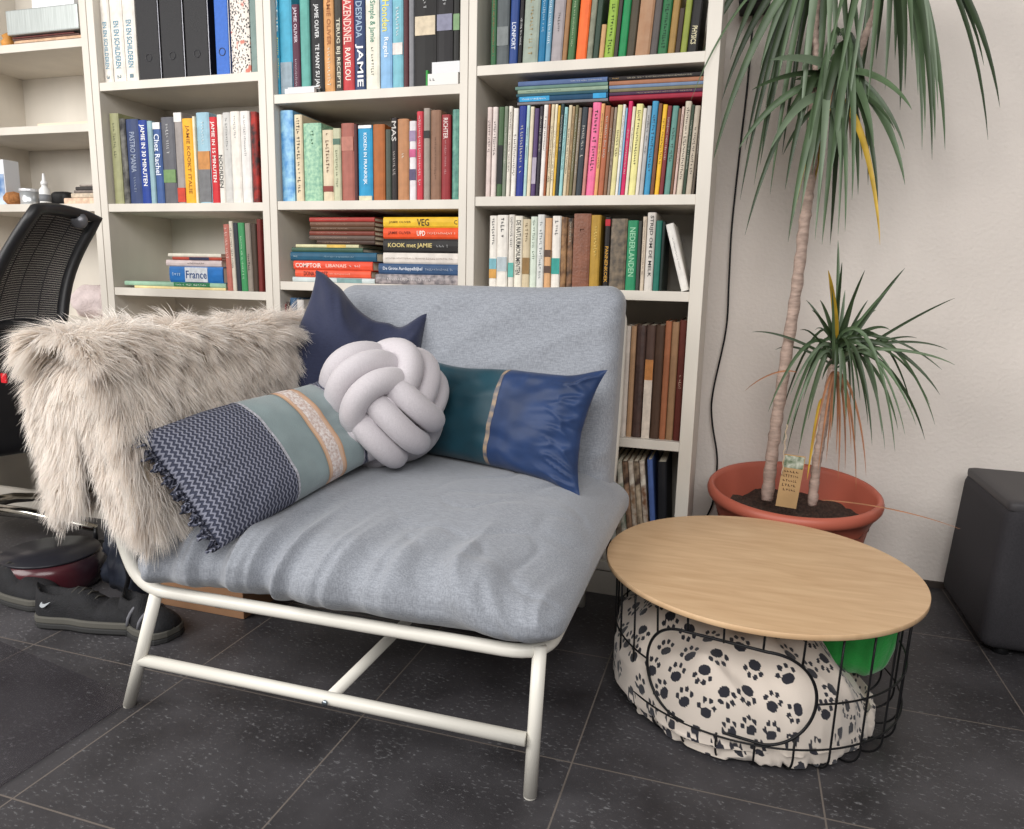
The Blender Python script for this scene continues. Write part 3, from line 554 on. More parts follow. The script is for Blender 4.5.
t = thing('glue_bottle', 'small white bottle with pointed nozzle right of tin', 'bottle', (at(46, 205, 2.05).x, 2.05, z3))
q = MB(); q.lathe([(.016,0),(.018,.003),(.018,.05),(.014,.058),(.009,.062),(.009,.068)], 24); q.build('bottle_body', cm((232,232,230), .3), t)
q = MB(); q.lathe([(.011,.0682),(.011,.078),(.006,.084),(.0035,.108)], 20); q.build('nozzle', cm((238,238,238), .35), t)
q = MB(); q.lathe([(.0184,.012),(.0184,.036)], 24); q.build('bottle_label', cm((120,122,126), .5), t)
t = thing('camera_pouch', 'small black pouch behind the white bottle', 'pouch', (at(57, 205, 2.1).x, 2.13, z3))
V, Fc = soft_box(.08, .06, .055, .02, (8,6,6)); V[:, 2] += .0275; arr_mesh('pouch_body', V, Fc, mat('black_nylon', (28,28,30), .6, bump=.3, bscale=300), t)
zz = z3
for i, (w, h, c, n) in enumerate([(.16,.022,(214,184,160),'thick pinkish'),(.13,.016,(196,180,160),'cream'),(.12,.010,(120,110,104),'grey'),(.115,.012,(60,56,54),'dark'),(.10,.007,(150,140,132),'curled grey')]):
    t = thing('magazine', n+' magazine lying at right end of left bookcase shelf', 'magazine', (A1-w-.003, 2.03+.003*i, zz), 'magazines lying on the left bookcase')
    q = MB(); q.box(0, w, 0, .2, 0, h-.0004); q.build('sheets', cm(c, .6, var=.2, scale=70), t, bevel=.003); zz += h
t = thing('fluffy_cushion', 'pale pink fluffy cushion on shelf behind office chair', 'cushion', (A1-.11, 2.14, .7205))
def fl(V):
    for i in range(len(V)):
        V[i] *= 1+.10*nz(*V[i], 30)
    V[:, 2] += .067; return V
V, Fc = soft_box(.2, .2, .12, .055, (26,26,18), fl); arr_mesh('fluffy_cover', V, Fc, mat('pink_fluff', (214,198,196), .95, var=.1, bump=1, bscale=160), t)

# ------------------------------------------------------------------ lounge chair
TX = mat('chair_white_tube', (232,228,218), .35)
def fabric(name, col, var, sc_, bump=.5, weave=420, sheen=.3, rough=.85):
    m = bpy.data.materials.new(name); m.use_nodes = True; nt = m.node_tree; N = nt.nodes.new; L = nt.links.new; bb = nt.nodes['Principled BSDF']
    bb.inputs['Roughness'].default_value = rough; bb.inputs['Sheen Weight'].default_value = sheen; bb.inputs['Specular IOR Level'].default_value = .25
    tc = N('ShaderNodeTexCoord'); c = np.array(lin(col))
    def ns(stretch):
        mp = N('ShaderNodeMapping'); mp.inputs['Scale'].default_value = stretch; L(tc.outputs['Object'], mp.inputs[0])
        n = N('ShaderNodeTexNoise'); n.inputs['Scale'].default_value = weave; n.inputs['Detail'].default_value = 2; L(mp.outputs[0], n.inputs[0]); return n.outputs['Fac']
    a = ns((.12,1,1)); b_ = ns((1,1,.12)); ad = N('ShaderNodeMath'); ad.operation = 'ADD'; L(a, ad.inputs[0]); L(b_, ad.inputs[1])
    mu = N('ShaderNodeMath'); mu.operation = 'MULTIPLY'; L(ad.outputs[0], mu.inputs[0]); mu.inputs[1].default_value = .5
    n = N('ShaderNodeTexNoise'); n.inputs['Scale'].default_value = sc_; L(tc.outputs['Object'], n.inputs[0])
    r = N('ShaderNodeValToRGB'); r.color_ramp.elements[0].position = .38; r.color_ramp.elements[1].position = .62
    r.color_ramp.elements[0].color = (*np.clip(c*(1-var),0,1), 1); r.color_ramp.elements[1].color = (*np.clip(c*(1+var),0,1), 1); L(mu.outputs[0], r.inputs[0])
    L(r.outputs[0], bb.inputs['Base Color'])
    bp = N('ShaderNodeBump'); bp.inputs['Strength'].default_value = bump; bp.inputs['Distance'].default_value = .0015; L(mu.outputs[0], bp.inputs['Height']); L(bp.outputs[0], bb.inputs['Normal'])
    return m
FAB = fabric('blue_grey_fabric', (146,150,158), .2, 6, weave=520)
ch = thing('lounge_chair', 'blue grey upholstered corner lounge chair on a white tubular frame', 'chair', (-.7, 1.5, 0)); O = Vector((-.7, 1.5, 0))
def rel(pts): return [Vector(p)-O for p in pts]
def fillet(pts, r, n=6):
    P = [Vector(p) for p in pts]; out = [P[0]]
    for i in range(1, len(P)-1):
        a = (P[i-1]-P[i]); b_ = (P[i+1]-P[i]); ra = min(r, a.length*.45, b_.length*.45); A = P[i]+a.normalized()*ra; B = P[i]+b_.normalized()*ra
        for k in range(n+1):
            t = k/n; out.append(A*(1-t)**2+P[i]*2*t*(1-t)+B*t*t)
    out.append(P[-1]); return out
RZ = .272; tr = .0125
q = MB(); q.tube(rel(fillet([(-1.215,1.11,.745), (-1.165,1.10,.40), (-1.118,1.10,RZ), (-.275,1.115,RZ), (-.285,1.90,RZ), (-1.12,1.90,RZ), (-1.17,1.90,.42), (-1.215,1.90,.745)], .075, 8)), tr, 14)
q.tube(rel([(-1.215,1.11,.742), (-1.215,1.90,.742)]), tr, 12); q.tube(rel([(-1.118,1.14,RZ), (-1.12,1.86,RZ)]), tr, 12)
q.tube(rel(fillet([(-.30,1.88,RZ), (-.30,1.955,.55), (-.30,1.965,.84), (-1.05,1.965,.84), (-1.05,1.955,.55), (-1.05,1.88,RZ)], .05)), tr*.8, 12)
q.build('tube_frame', TX, ch)
for nm_, a, c in (('leg', (-1.078,1.1,RZ-.008), (-1.168,1.1,.003)), ('leg', (-.288,1.128,RZ+.01), (-.293,1.112,.003)), ('leg', (-.36,1.86,RZ-.005), (-.37,1.905,.003)), ('leg', (-1.078,1.88,RZ-.008), (-1.168,1.9,.003))):
    q = MB(); q.tube(rel([a, c]), [.0125, .0125], 16); lg = q.build(nm_, TX, ch)
    q = MB(); q.tube(rel([Vector(c)+Vector((0,0,.0)), Vector(c)-Vector((0,0,.003))]), .0118, 14); q.build('foot_cap', cm((200,196,188), .5), lg)
q = MB(); q.tube(rel([(-1.131,1.1,.113), (-.303,1.108,.113)]), .0125, 14); st = q.build('stretcher', TX, ch)
q = MB(); q.tube(rel([(-.69,1.0905,.1125), (-.69,1.0865,.1125)]), .0055, 14); q.build('bolt', mat('zinc', (150,160,168), .3, metal=.9), st)
q = MB(); q.tube(rel([(-.69,1.105,.113), (-.69,1.885,.113)]), .0115, 14); q.build('stretcher', TX, ch)
q = MB(); q.tube(rel([(-1.131,1.895,.113), (-.362,1.895,.113)]), .0125, 14); q.build('stretcher', TX, ch)
def smooth(t): t = max(0., min(1., t)); return t*t*(3-2*t)
SX0, SX1, SY0, SY1 = -1.125, -.276, 1.092, 1.90
def seat_top(x, y):
    f = smooth((y-1.08)/.35); lf = 1-smooth((x+1.12)/.30); rt_ = smooth((x+.46)/.19); fr = 1-smooth((y-1.08)/.40)
    return .412+.036*f-.030*lf*fr-.012*lf-.022*rt_-.018*rt_*fr-.02*smooth((y-1.72)/.15)
def seat_def(V):
    out = V.copy(); h = .08
    for i, (x, y, z) in enumerate(V):
        X = x+(SX0+SX1)/2; Yw = y+(SY0+SY1)/2; t = (z+h)/(2*h)
        zt = seat_top(X, Yw); Z = .282+(zt-.282)*t
        fr = 1-smooth((Yw-1.09)/.26); lf = 1-smooth((X+1.13)/.75)
        side = smooth(t/.45)*smooth((1.15-t)/.6)
        if X > -.40: X += .034*smooth(t/.12)*smooth((1.2-t)/.7)*smooth((X+.40)/.12)
        if Yw < 1.25: Yw -= .020*side*smooth((1.25-Yw)/.15)
        zt0 = Z-(Yw-1.09)*.8; warp = noise.noise(Vector((X*3, Z*3, 1.7)))
        c1_ = X*11.5-(zt0-.28)*(9*(lf-.42))+warp*1.3; fo = noise.noise(Vector((c1_, Z*1.6+Yw*1.2, 2.5)))
        fo2 = noise.noise(Vector((c1_*2.1+4, Z*3, 6.5)))
        rid = (1-abs(fo)*2.6)+.45*(1-abs(fo2)*2.4)+.45*math.exp(-(fo/.13)**2)
        amp = (.0110+.007*lf)*fr*(.3+.7*smooth(t/.25))
        Yw -= rid*amp*1.0; Z += rid*amp*.75*t
        Z += .004*noise.noise(Vector((X*5, Yw*5, 3)))*t
        Z -= .0035*t*math.exp(-(noise.noise(Vector((X*3+Yw*7, Yw*3-X*6, 8.)))/.06)**2)*smooth((X+.75)/.3)
        out[i] = (X-O.x, Yw-O.y, Z)
    return out
V, Fc = soft_box(SX1-SX0, SY1-SY0, .16, .072, (230, 110, 30), seat_def)
sc_o = arr_mesh('seat_cushion', V, Fc, FAB, ch)
# seam piping at front right corner
BX0, BX1 = -1.10, -.284
def back_def(V):
    out = V.copy()
    for i, (x, y, z) in enumerate(V):
        t = (z+.275)/.55; X = x+(BX0+BX1)/2
        Y = 1.783+.117*t + y*(1-.18*t)
        Z = .345+.538*t
        Z += .010*smooth((X+.55)/.28)*smooth((t-.7)/.3) - .006*smooth((-.8-X)/.25)*smooth((t-.8)/.2)
        Y -= (.010*(1-abs(2*t-1)**2)*(1 if y < 0 else 0))
        X += .012*smooth((X+.45)/.15)*(t-.5)*-.5
        fo = noise.noise(Vector((X*2.2+Z*3, Z*9-X*3, 4.))); Y -= .006*(1-abs(fo)*2)*(y < 0)
        # diagonal tension folds in the top corners
        d = (X-BX1)+(Z-.883)*-1; 
        if y < 0: Y -= .004*math.sin(d*60)*smooth((X+.42)/.14)*smooth((Z-.78)/.1)
        if y < 0: Y -= .005*noise.noise(Vector(((X-Z)*26, (X+Z)*3, 2)))*smooth((X+.5)/.2)*smooth((.72-Z)/.15)
        out[i] = (X-O.x, Y-O.y, Z)
    return out
V, Fc = soft_box(BX1-BX0, .135, .55, .05, (110, 20, 70), back_def)
bk = arr_mesh('backrest', V, Fc, FAB, ch)
def arm_def(V):
    out = V.copy()
    for i, (x, y, z) in enumerate(V):
        out[i] = (x-1.19-.03*z/.2-O.x, y+1.50-O.y, z+.545)
    return out
V, Fc = soft_box(.12, .70, .40, .05, (10, 30, 24), arm_def); arr_mesh('armrest', V, Fc, FAB, ch)

# ------------------------------------------------------------------ sheepskin throw over the arm
def fur_path(s, Y):    # s 0..1 from inner hem over the top to the outer hem
    f = smooth((Y-1.03)/.5)
    zb = .41+.08*f
    g_ = 1-f; o_ = .078*(1-smooth((Y-1.03)/.35))
    pts = [(-1.097-.0*f+.075*g_, zb+.03*g_), (-1.098+.035*g_, .60), (-1.103+.010*g_, .705), (-1.135, .762), (-1.20, .778), (-1.27+o_*.5, .772), (-1.315+o_, .745), (-1.345+o_, .66), (-1.345+o_, .54), (-1.325+o_, .45)]
    k = s*(len(pts)-1); i = min(int(k), len(pts)-2); t = k-i
    p = lambda j: np.array(pts[max(0, min(len(pts)-1, j))])
    return .5*((2*p(i))+(p(i+1)-p(i-1))*t+(2*p(i-1)-5*p(i)+4*p(i+1)-p(i+2))*t*t+(3*p(i)-p(i-1)-3*p(i+1)+p(i+2))*t**3)
fur = thing('sheepskin_throw', 'long haired cream sheepskin draped over the chair\'s left arm', 'throw', (-1.2, 1.45, .45)); FO = np.array([-1.2, 1.45, .45])
NS, NT = 60, 44; G = np.zeros((NT+1, NS+1, 3))
for j in range(NT+1):
    for i in range(NS+1):
        Yv = 1.03+.80*j/NT; x, z_ = fur_path(i/NS, Yv)
        w = 1.0-abs(i/NS*2-1)
        Yv += .03*noise.noise(Vector((i*.15, 2, 0)))*(1-j/NT) + (.05*smooth((i/NS-.55)/.3))*(1-j/NT)
        G[j, i] = (x, Yv, z_+.012*noise.noise(Vector((x*8, Yv*8, z_*8))))
dU = np.gradient(G, axis=1); dV = np.gradient(G, axis=0); NN = np.cross(dU, dV); NN /= np.linalg.norm(NN, axis=2, keepdims=True)
if NN[NT//2, NS//2, 2] < 0: NN = -NN
def grid_shell(G, NN, th):
    a, b_ = G.shape[:2]; V = np.concatenate([G.reshape(-1, 3), (G-NN*th).reshape(-1, 3)]); n = a*b_; Fs = []
    for j in range(a-1):
        for i in range(b_-1):
            q = (j*b_+i, j*b_+i+1, (j+1)*b_+i+1, (j+1)*b_+i); Fs.append(q); Fs.append(tuple(n+k for k in q[::-1]))
    for j in range(a-1):
        for i in (0, b_-1): Fs.append((j*b_+i, (j+1)*b_+i, n+(j+1)*b_+i, n+j*b_+i))
    for i in range(b_-1):
        for j in (0, a-1): Fs.append((j*b_+i, j*b_+i+1, n+j*b_+i+1, n+j*b_+i))
    return V, Fs
V, Fc = grid_shell(G, NN, .006)
HIDE = cm((190,176,158), .9); arr_mesh('hide', V-FO, Fc, HIDE, fur)
# the end that falls forward over the front of the arm
MS, MT = 26, 26; G2 = np.zeros((MT+1, MS+1, 3))
for i in range(MS+1):
    X = -1.280+.185*i/MS; rgt = smooth((X+1.16)/.03); notch = math.exp(-((X+1.155)/.020)**2)
    Lf_ = (.325*(1-rgt)+.375*rgt-.05*smooth((X+1.13)/.04))-.23*notch
    zt = .776-.08*smooth((-1.24-X)/.06)-.05*smooth((X+1.125)/.03)
    for j in range(MT+1):
        l = Lf_*j/MT; an = min(l/.08, PI/2); Yv = 1.095-.042*math.sin(an)-.012*math.sin(min(1, l/.4)*PI)+.05*smooth((-1.22-X)/.08)*smooth(l/.3)
        z_ = zt-(l-.03 if l > .08 else l*.62)
        dx = .075*smooth((l-.03)/.34)*smooth((X+1.155)/.06)+.015*smooth((l-.1)/.3)*(1-rgt)
        G2[j, i] = (X+dx+.008*noise.noise(Vector((X*9, l*9, 3))), Yv+.012*noise.noise(Vector((X*12, l*8, 7))), z_)
dU = np.gradient(G2, axis=1); dV = np.gradient(G2, axis=0); N2 = np.cross(dU, dV); N2 /= np.linalg.norm(N2, axis=2, keepdims=True)
if N2[MT//2, MS//2, 1] > 0: N2 = -N2
V, Fc = grid_shell(G2, N2, .006); arr_mesh('front_flap', V-FO, Fc, HIDE, fur)
fm = bpy.data.materials.new('sheep_wool'); fm.use_nodes = True; nt = fm.node_tree; bb = nt.nodes['Principled BSDF']
at_ = nt.nodes.new('ShaderNodeAttribute'); at_.attribute_name = 'tone'
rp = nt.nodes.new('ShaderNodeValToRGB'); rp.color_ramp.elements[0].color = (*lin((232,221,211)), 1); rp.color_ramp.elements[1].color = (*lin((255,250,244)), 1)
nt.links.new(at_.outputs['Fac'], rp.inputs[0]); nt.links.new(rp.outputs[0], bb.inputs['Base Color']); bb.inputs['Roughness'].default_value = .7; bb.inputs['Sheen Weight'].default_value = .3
tb_ = nt.nodes.new('ShaderNodeBsdfTranslucent'); nt.links.new(rp.outputs[0], tb_.inputs[0]); ms_ = nt.nodes.new('ShaderNodeMixShader'); ms_.inputs[0].default_value = .45
nt.links.new(bb.outputs[0], ms_.inputs[1]); nt.links.new(tb_.outputs[0], ms_.inputs[2]); nt.links.new(ms_.outputs[0], nt.nodes['Material Output'].inputs[0])
GA, NA = G, NN
def fur_strands(N, kind, G=None, NN=None):
    G = GA if G is None else G; NN = NA if NN is None else NN; NT, NS = G.shape[0]-1, G.shape[1]-1
    if kind in ('body', 'flap'): u = RNG.random(N)*NS; v = RNG.random(N)*NT
    elif kind == 'front': u = RNG.random(N)*NS; v = RNG.random(N)**2*1.6
    else: u = np.where(RNG.random(N) < .5, RNG.random(N)**1.5*2.0, NS-RNG.random(N)**1.5*2.0); v = RNG.random(N)*NT
    i = np.clip(u.astype(int), 0, NS-1); j = np.clip(v.astype(int), 0, NT-1); a = (u-i)[:, None]; b_ = (v-j)[:, None]
    P = G[j,i]*(1-a)*(1-b_)+G[j,i+1]*a*(1-b_)+G[j+1,i]*(1-a)*b_+G[j+1,i+1]*a*b_
    n = NN[j,i]
    # clump cells
    cu = np.floor(u/1.6+RNG.normal(0,.12,N)); cv = np.floor(v/1.1+RNG.normal(0,.12,N)); hs = (cu*73.1+cv*191.7)
    h1 = np.modf(np.abs(np.sin(hs)*43758.5))[0]; h2 = np.modf(np.abs(np.sin(hs*1.7+3)*24634.6))[0]; h3 = np.modf(np.abs(np.sin(hs*2.3+1)*14634.6))[0]
    out = np.c_[np.where(P[:, 0] < -1.2, -.25, .25), -.25-.7*(v < 3), -.75*np.ones(N)]
    top = (n[:, 2] > .5)[:, None]
    flow = np.where(top, np.c_[np.where(P[:, 0] < -1.2, -.8, .6), -.35*np.ones(N), -.2*np.ones(N)], out)
    swirl = np.c_[(h1-.5)*.7, (h2-.5)*1.1, (h3-.5)*.4]
    d = n*(.48+.18*h3[:, None])+flow*.9+swirl+RNG.normal(0, .13, (N, 3)); 
    if kind == 'front': d = d+np.array([0, -.5, .0])
    if kind == 'flap': d = n*(.35+.3*h3[:, None])+np.c_[np.where(P[:, 0] < -1.2, -.25, .12), -.15*np.ones(N), -1.0*np.ones(N)]+swirl*.6+RNG.normal(0, .13, (N, 3))
    d /= np.linalg.norm(d, axis=1, keepdims=True)
    Ln = (.044+.026*h2+RNG.random(N)*.014)*(1.15 if kind != 'body' else 1)
    K_ = 5; pts = [P-n*.002]; cur = d.copy()
    curl = np.c_[np.sin(h1*6.28), np.cos(h1*6.28), np.zeros(N)]*.30
    for k in range(1, K_):
        cur = cur+np.array([0, 0, -.20])+curl*np.sin(k*1.7+h2*6)[:, None]+RNG.normal(0, .04, (N, 3)); cur /= np.linalg.norm(cur, axis=1, keepdims=True)
        pts.append(pts[-1]+cur*(Ln/(K_-1))[:, None])
    pts = np.stack(pts, 1)
    # pinch toward clump tips
    side = np.cross(d, n+RNG.normal(0, .35, (N, 3))); side /= np.linalg.norm(side, axis=1, keepdims=True)
    w = np.array([.8, 1., .85, .55, .08])*.00095
    Lf = pts-side[:, None, :]*w[None, :, None]; Rt = pts+side[:, None, :]*w[None, :, None]
    V = np.stack([Lf, Rt], 2).reshape(-1, 3)
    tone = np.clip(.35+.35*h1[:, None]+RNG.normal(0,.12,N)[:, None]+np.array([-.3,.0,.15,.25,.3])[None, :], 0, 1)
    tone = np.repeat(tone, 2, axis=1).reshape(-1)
    base = (np.arange(N)*10)[:, None]; q = np.array([[0,1,3,2],[2,3,5,4],[4,5,7,6],[6,7,9,8]])
    Fs = (base[:, :, None]+q[None]).reshape(-1, 4)
    return V, Fs, tone
sets = [fur_strands(80000, 'body'), fur_strands(5000, 'front'), fur_strands(9000, 'hem'), fur_strands(26000, 'flap', G2, N2)]
V = np.concatenate([s[0] for s in sets])-FO; off = 0; Fl = []
for s in sets: Fl.append(s[1]+off); off += len(s[0])
Fs = np.concatenate(Fl); tone = np.concatenate([s[2] for s in sets])
me = bpy.data.meshes.new('wool_pile'); me.vertices.add(len(V)); me.vertices.foreach_set('co', V.astype('f').ravel())
me.loops.add(len(Fs)*4); me.loops.foreach_set('vertex_index', Fs.astype('i').ravel()); me.polygons.add(len(Fs)); me.polygons.foreach_set('loop_start', (np.arange(len(Fs))*4).astype('i'))
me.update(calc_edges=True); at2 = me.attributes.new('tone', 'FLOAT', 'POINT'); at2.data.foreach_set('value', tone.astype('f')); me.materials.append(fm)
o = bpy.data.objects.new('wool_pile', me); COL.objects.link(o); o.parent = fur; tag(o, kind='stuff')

# ------------------------------------------------------------------ pillows
def basis_from(bl, br, tl):
    u = (Vector(br)-Vector(bl)); w_ = u.length; u.normalize(); v = Vector(tl)-Vector(bl); v = v-u*v.dot(u); h_ = v.length; v.normalize()
    return u, v, u.cross(v), w_, h_
def pillow_surf(w, h, th, wr=.004, seed=0, pinch=.07, fold=None):
    """returns f(a,b,side) -> local point, a,b in -1..1; front side faces +w"""
    def f(a, b_, s):
        ea, eb = abs(a), abs(b_)
        px = a*w/2*(1-pinch*(1-eb**2.5)*ea**4*.8-0*eb); py = b_*h/2*(1-pinch*1.3*(1-ea**2.5)*eb**4)
        prof = max(0, (1-ea**2.6))**.55*max(0, (1-eb**2.6))**.55
        z = th/2*prof
        e = (1-max(ea, eb)**8)
        n = noise.noise(Vector((a*2.2+seed, b_*2.2, s*3.)))*.6
        rad = noise.noise(Vector((math.atan2(b_, a)*4.5+seed, max(ea, eb)*1.2, seed)))
        z += wr*(n*2+rad*1.6*smooth((max(ea,eb)-.35)/.4))*e
        if fold: dz = fold(a, b_); z += dz*e
        return (px, py, s*z)
    return f
def pillow_part(name, f, a0, a1, na, nb, m, parent, b0=-1., b1=1., ruffle=None, backside=True, push=0.):
    V = []; Fs = []; 
    for s in ((1, -1) if backside else (1,)):
        base = len(V)
        for i in range(na+1):
            for j in range(nb+1):
                a = a0+(a1-a0)*i/na; b_ = b0+(b1-b0)*j/nb; p = f(a, b_, s)
                V.append((p[0], p[1], p[2]+push*s))
        for i in range(na):
            for j in range(nb):
                q = (base+i*(nb+1)+j, base+(i+1)*(nb+1)+j, base+(i+1)*(nb+1)+j+1, base+i*(nb+1)+j+1); Fs.append(q if s > 0 else q[::-1])
    return arr_mesh(name, np.array(V), Fs, m, parent)
def satin(name, col, rough=.35, sheen=.5, var=.1):
    return mat(name, col, rough, var=var, scale=14, bump=.15, bscale=700, sheen=sheen, spec=.35)
# navy pillow standing in the corner
u, v, w_, W1, H1 = basis_from((-1.13,1.62,.50), (-.825,1.725,.475), (-1.11,1.725,.88))
C0 = (Vector((-1.13,1.62,.50))+u*W1/2+v*H1/2)
t = thing('navy_pillow', 'plain navy blue pillow with pointed corners, standing in the chair corner', 'pillow', C0, basis=(u, v, w_))
def nv(a, b_):
    return -.02*math.exp(-((a-.45)**2/.05+(b_-.95)**2/.5))+.008*math.sin((a+b_)*5)
def navy_f():
    base = pillow_surf(.365, .42, .13, .006, 3.1, .05, nv)
    def f(a, b_, s):
        x, y, z_ = base(a, b_, s)
        # top edge sags between the two corners, right corner folded lower
        tb = smooth((b_+.2)/1.2)
        y += tb*(.024*smooth((-a-.45)/.55) - .085*smooth((a+.55)/.9) + .022*smooth((a-.70)/.3) - .012*math.exp(-((a-.62)/.12)**2))
        x += tb*(.060*smooth((-a)/1.0))
        return (x, y, z_)
    return f
NAVY = fabric('navy_linen', (47,52,76), .15, 6, .5, 500, .25)
nf = navy_f(); pillow_part('cover', nf, -1, 1, 60, 60, NAVY, t)
# satin pillow
bl, br, tl = (-.85,1.72,.455), (-.305,1.565,.437), (-.84,1.80,.70)
u, v, w_, W1, H1 = basis_from(bl, br, tl)
t = thing('satin_pillow', 'long cushion, shiny blue satin half and teal half, against the backrest', 'pillow', Vector(bl)+u*W1/2+v*H1/2, basis=(u, v, w_))
def sf(a, b_):
    r = math.exp(-((a-.75)**2/.03+(b_-.1)**2/.35))
    n_ = noise.noise(Vector((a*2.2-b_*1.4, b_*5+a*2.5, 4.2))); return .012*(math.exp(-(n_/.12)**2)-.3)*smooth((a-.50)/.35)*(1-.3*r)+.005*noise.noise(Vector((a*5, b_*4, 9)))
base_s = pillow_surf(W1, .275, .115, .005, 7.7, .09, sf)
def sfun(a, b_, s):
    x, y, z_ = base_s(a, b_, s); cr = smooth((a-.6)/.4)
    x += cr*(.012*abs(b_)-.022); y += -.016*smooth((-a+.2)/.8)*smooth(b_+.3)+.014*cr*smooth(b_*2)-.008*cr*smooth(-b_*2)
    return (x, y, z_)
pillow_part('teal_panel', sfun, -1, .078, 40, 50, mat('teal_velvet', (9,60,74), .5, var=.2, scale=10, bump=.2, bscale=500, sheen=.12), t)
pillow_part('blue_panel', sfun, .098, 1, 70, 70, satin('blue_satin', (32,54,94), .5, .1, .2), t)
pillow_part('braid_trim', sfun, .068, .108, 4, 50, mat('brown_braid', (44,72,104), .5, col2=(170,146,120), scale=22, stretch=(1,2,1)), t, push=.0012)
# striped lumbar pillow
bl, br, tl = (-1.005,1.085,.425), (-.865,1.50,.475), (-1.088,1.13,.60)
bl, br, tl = (-.912,1.055,.382), (-.822,1.51,.464), (-1.06,1.125,.595)
u, v, w_, W1, H1 = basis_from(bl, br, tl)
t = thing('striped_pillow', 'fringed cushion of navy knit, sage velvet and a peach lace band', 'pillow', Vector(bl)+u*W1/2+v*H1/2+w_*.028+u*.016, basis=(u, v, w_))
pf0 = pillow_surf(W1*1.0, .262, .13, .004, 1.3, .03)
def pf(a, b_, s):
    x, y, z_ = pf0(a, b_, s); k = 1-.13*smooth((a+.6)/1.6); return (x, (y+.131)*k-.131, z_*(.8+.2*k))
def knit():
    m = bpy.data.materials.new('navy_waffle_knit'); m.use_nodes = True; nt = m.node_tree; N = nt.nodes.new; L = nt.links.new; bb = nt.nodes['Principled BSDF']
    tc = N('ShaderNodeTexCoord'); mp = N('ShaderNodeMapping'); mp.inputs['Scale'].default_value = (1,1,.0); mp.inputs['Rotation'].default_value = (0,0,0); L(tc.outputs['Object'], mp.inputs[0])
    wv = N('ShaderNodeTexWave'); wv.bands_direction = 'X'; wv.inputs['Scale'].default_value = 34; wv.inputs['Distortion'].default_value = 0; L(mp.outputs[0], wv.inputs[0])
    w2 = N('ShaderNodeTexWave'); w2.bands_direction = 'Y'; w2.inputs['Scale'].default_value = 30; L(mp.outputs[0], w2.inputs[0])
    mu = N('ShaderNodeMath'); mu.operation = 'MULTIPLY'; L(w2.outputs['Fac'], mu.inputs[0]); mu.inputs[1].default_value = 2.6
    L(mu.outputs[0], wv.inputs['Phase Offset'])
    n = N('ShaderNodeTexNoise'); n.inputs['Scale'].default_value = 300; L(tc.outputs['Object'], n.inputs[0])
    ad = N('ShaderNodeMath'); ad.operation = 'MULTIPLY_ADD'; L(n.outputs['Fac'], ad.inputs[0]); ad.inputs[1].default_value = .5; L(wv.outputs['Fac'], ad.inputs[2])
    r = N('ShaderNodeValToRGB'); r.color_ramp.elements[0].position = .75; r.color_ramp.elements[1].position = 1.2 if False else 1.0
    r.color_ramp.elements[0].color = (*lin((62,66,84)), 1); r.color_ramp.elements[1].color = (*lin((140,142,158)), 1); L(ad.outputs[0], r.inputs[0]); L(r.outputs[0], bb.inputs['Base Color'])
    bp = N('ShaderNodeBump'); bp.inputs['Strength'].default_value = .8; bp.inputs['Distance'].default_value = .003; L(ad.outputs[0], bp.inputs['Height']); L(bp.outputs[0], bb.inputs['Normal']); bb.inputs['Roughness'].default_value = .9
    return m
KN = knit(); SG = mat('sage_velvet', (132,148,150), .7, var=.12, scale=12, bump=.25, bscale=400, sheen=.5)
pillow_part('knit_panel', pf, -1, -.17, 50, 60, KN, t); pillow_part('knit_panel', pf, .74, 1, 14, 60, KN, t)
pillow_part('velvet_panel', pf, -.17, .74, 50, 60, SG, t)
pillow_part('edge_braid', pf, -.175, -.15, 3, 60, mat('grey_braid', (176,176,184), .8, var=.3, scale=200), t, push=.0018)
pillow_part('edge_braid', pf, .73, .745, 3, 60, mat('grey_braid', (176,176,184), .8, var=.3, scale=200), t, push=.0018)
pillow_part('peach_band', pf, .22, .46, 14, 60, cm((222,188,162), .7), t, push=.0012)
pillow_part('lace_band', pf, .26, .40, 10, 60, mat('lace', (205,180,170), .7, col2=(240,232,228), scale=160, bump=.6, bscale=200), t, push=.0026)
pillow_part('cord', pf, .215, .23, 2, 60, cm((206,164,130), .7), t, push=.0026); pillow_part('cord', pf, .445, .46, 2, 60, cm((206,164,130), .7), t, push=.0026)
for sgn in (-1, 1):     # ruffled fringe at both ends
    V = []; Fs = []; n = 150; base = 0
    for k in range(n+1):
        b_ = -1+2*k/n; p = pf(sgn*.995, b_, 1)
        for r_ in range(4):
            d_ = r_/3*(.017+.008*math.sin(k*.37)); wv_ = math.sin(k*.8)*.010*r_/3+noise.noise(Vector((k*.5, sgn, r_*.3)))*.012*r_/3
            V.append((p[0]+sgn*(d_+.003*noise.noise(Vector((k*.9, 5, 0)))*r_), p[1]+.002*math.sin(k*2.3), wv_))
    for k in range(n):
        for r_ in range(3): Fs.append((base+k*4+r_, base+(k+1)*4+r_, base+(k+1)*4+r_+1, base+k*4+r_+1))
    fr = arr_mesh('fringe', np.array(V), Fs, KN, t); sd = fr.modifiers.new('s', 'SOLIDIFY'); sd.thickness = .003

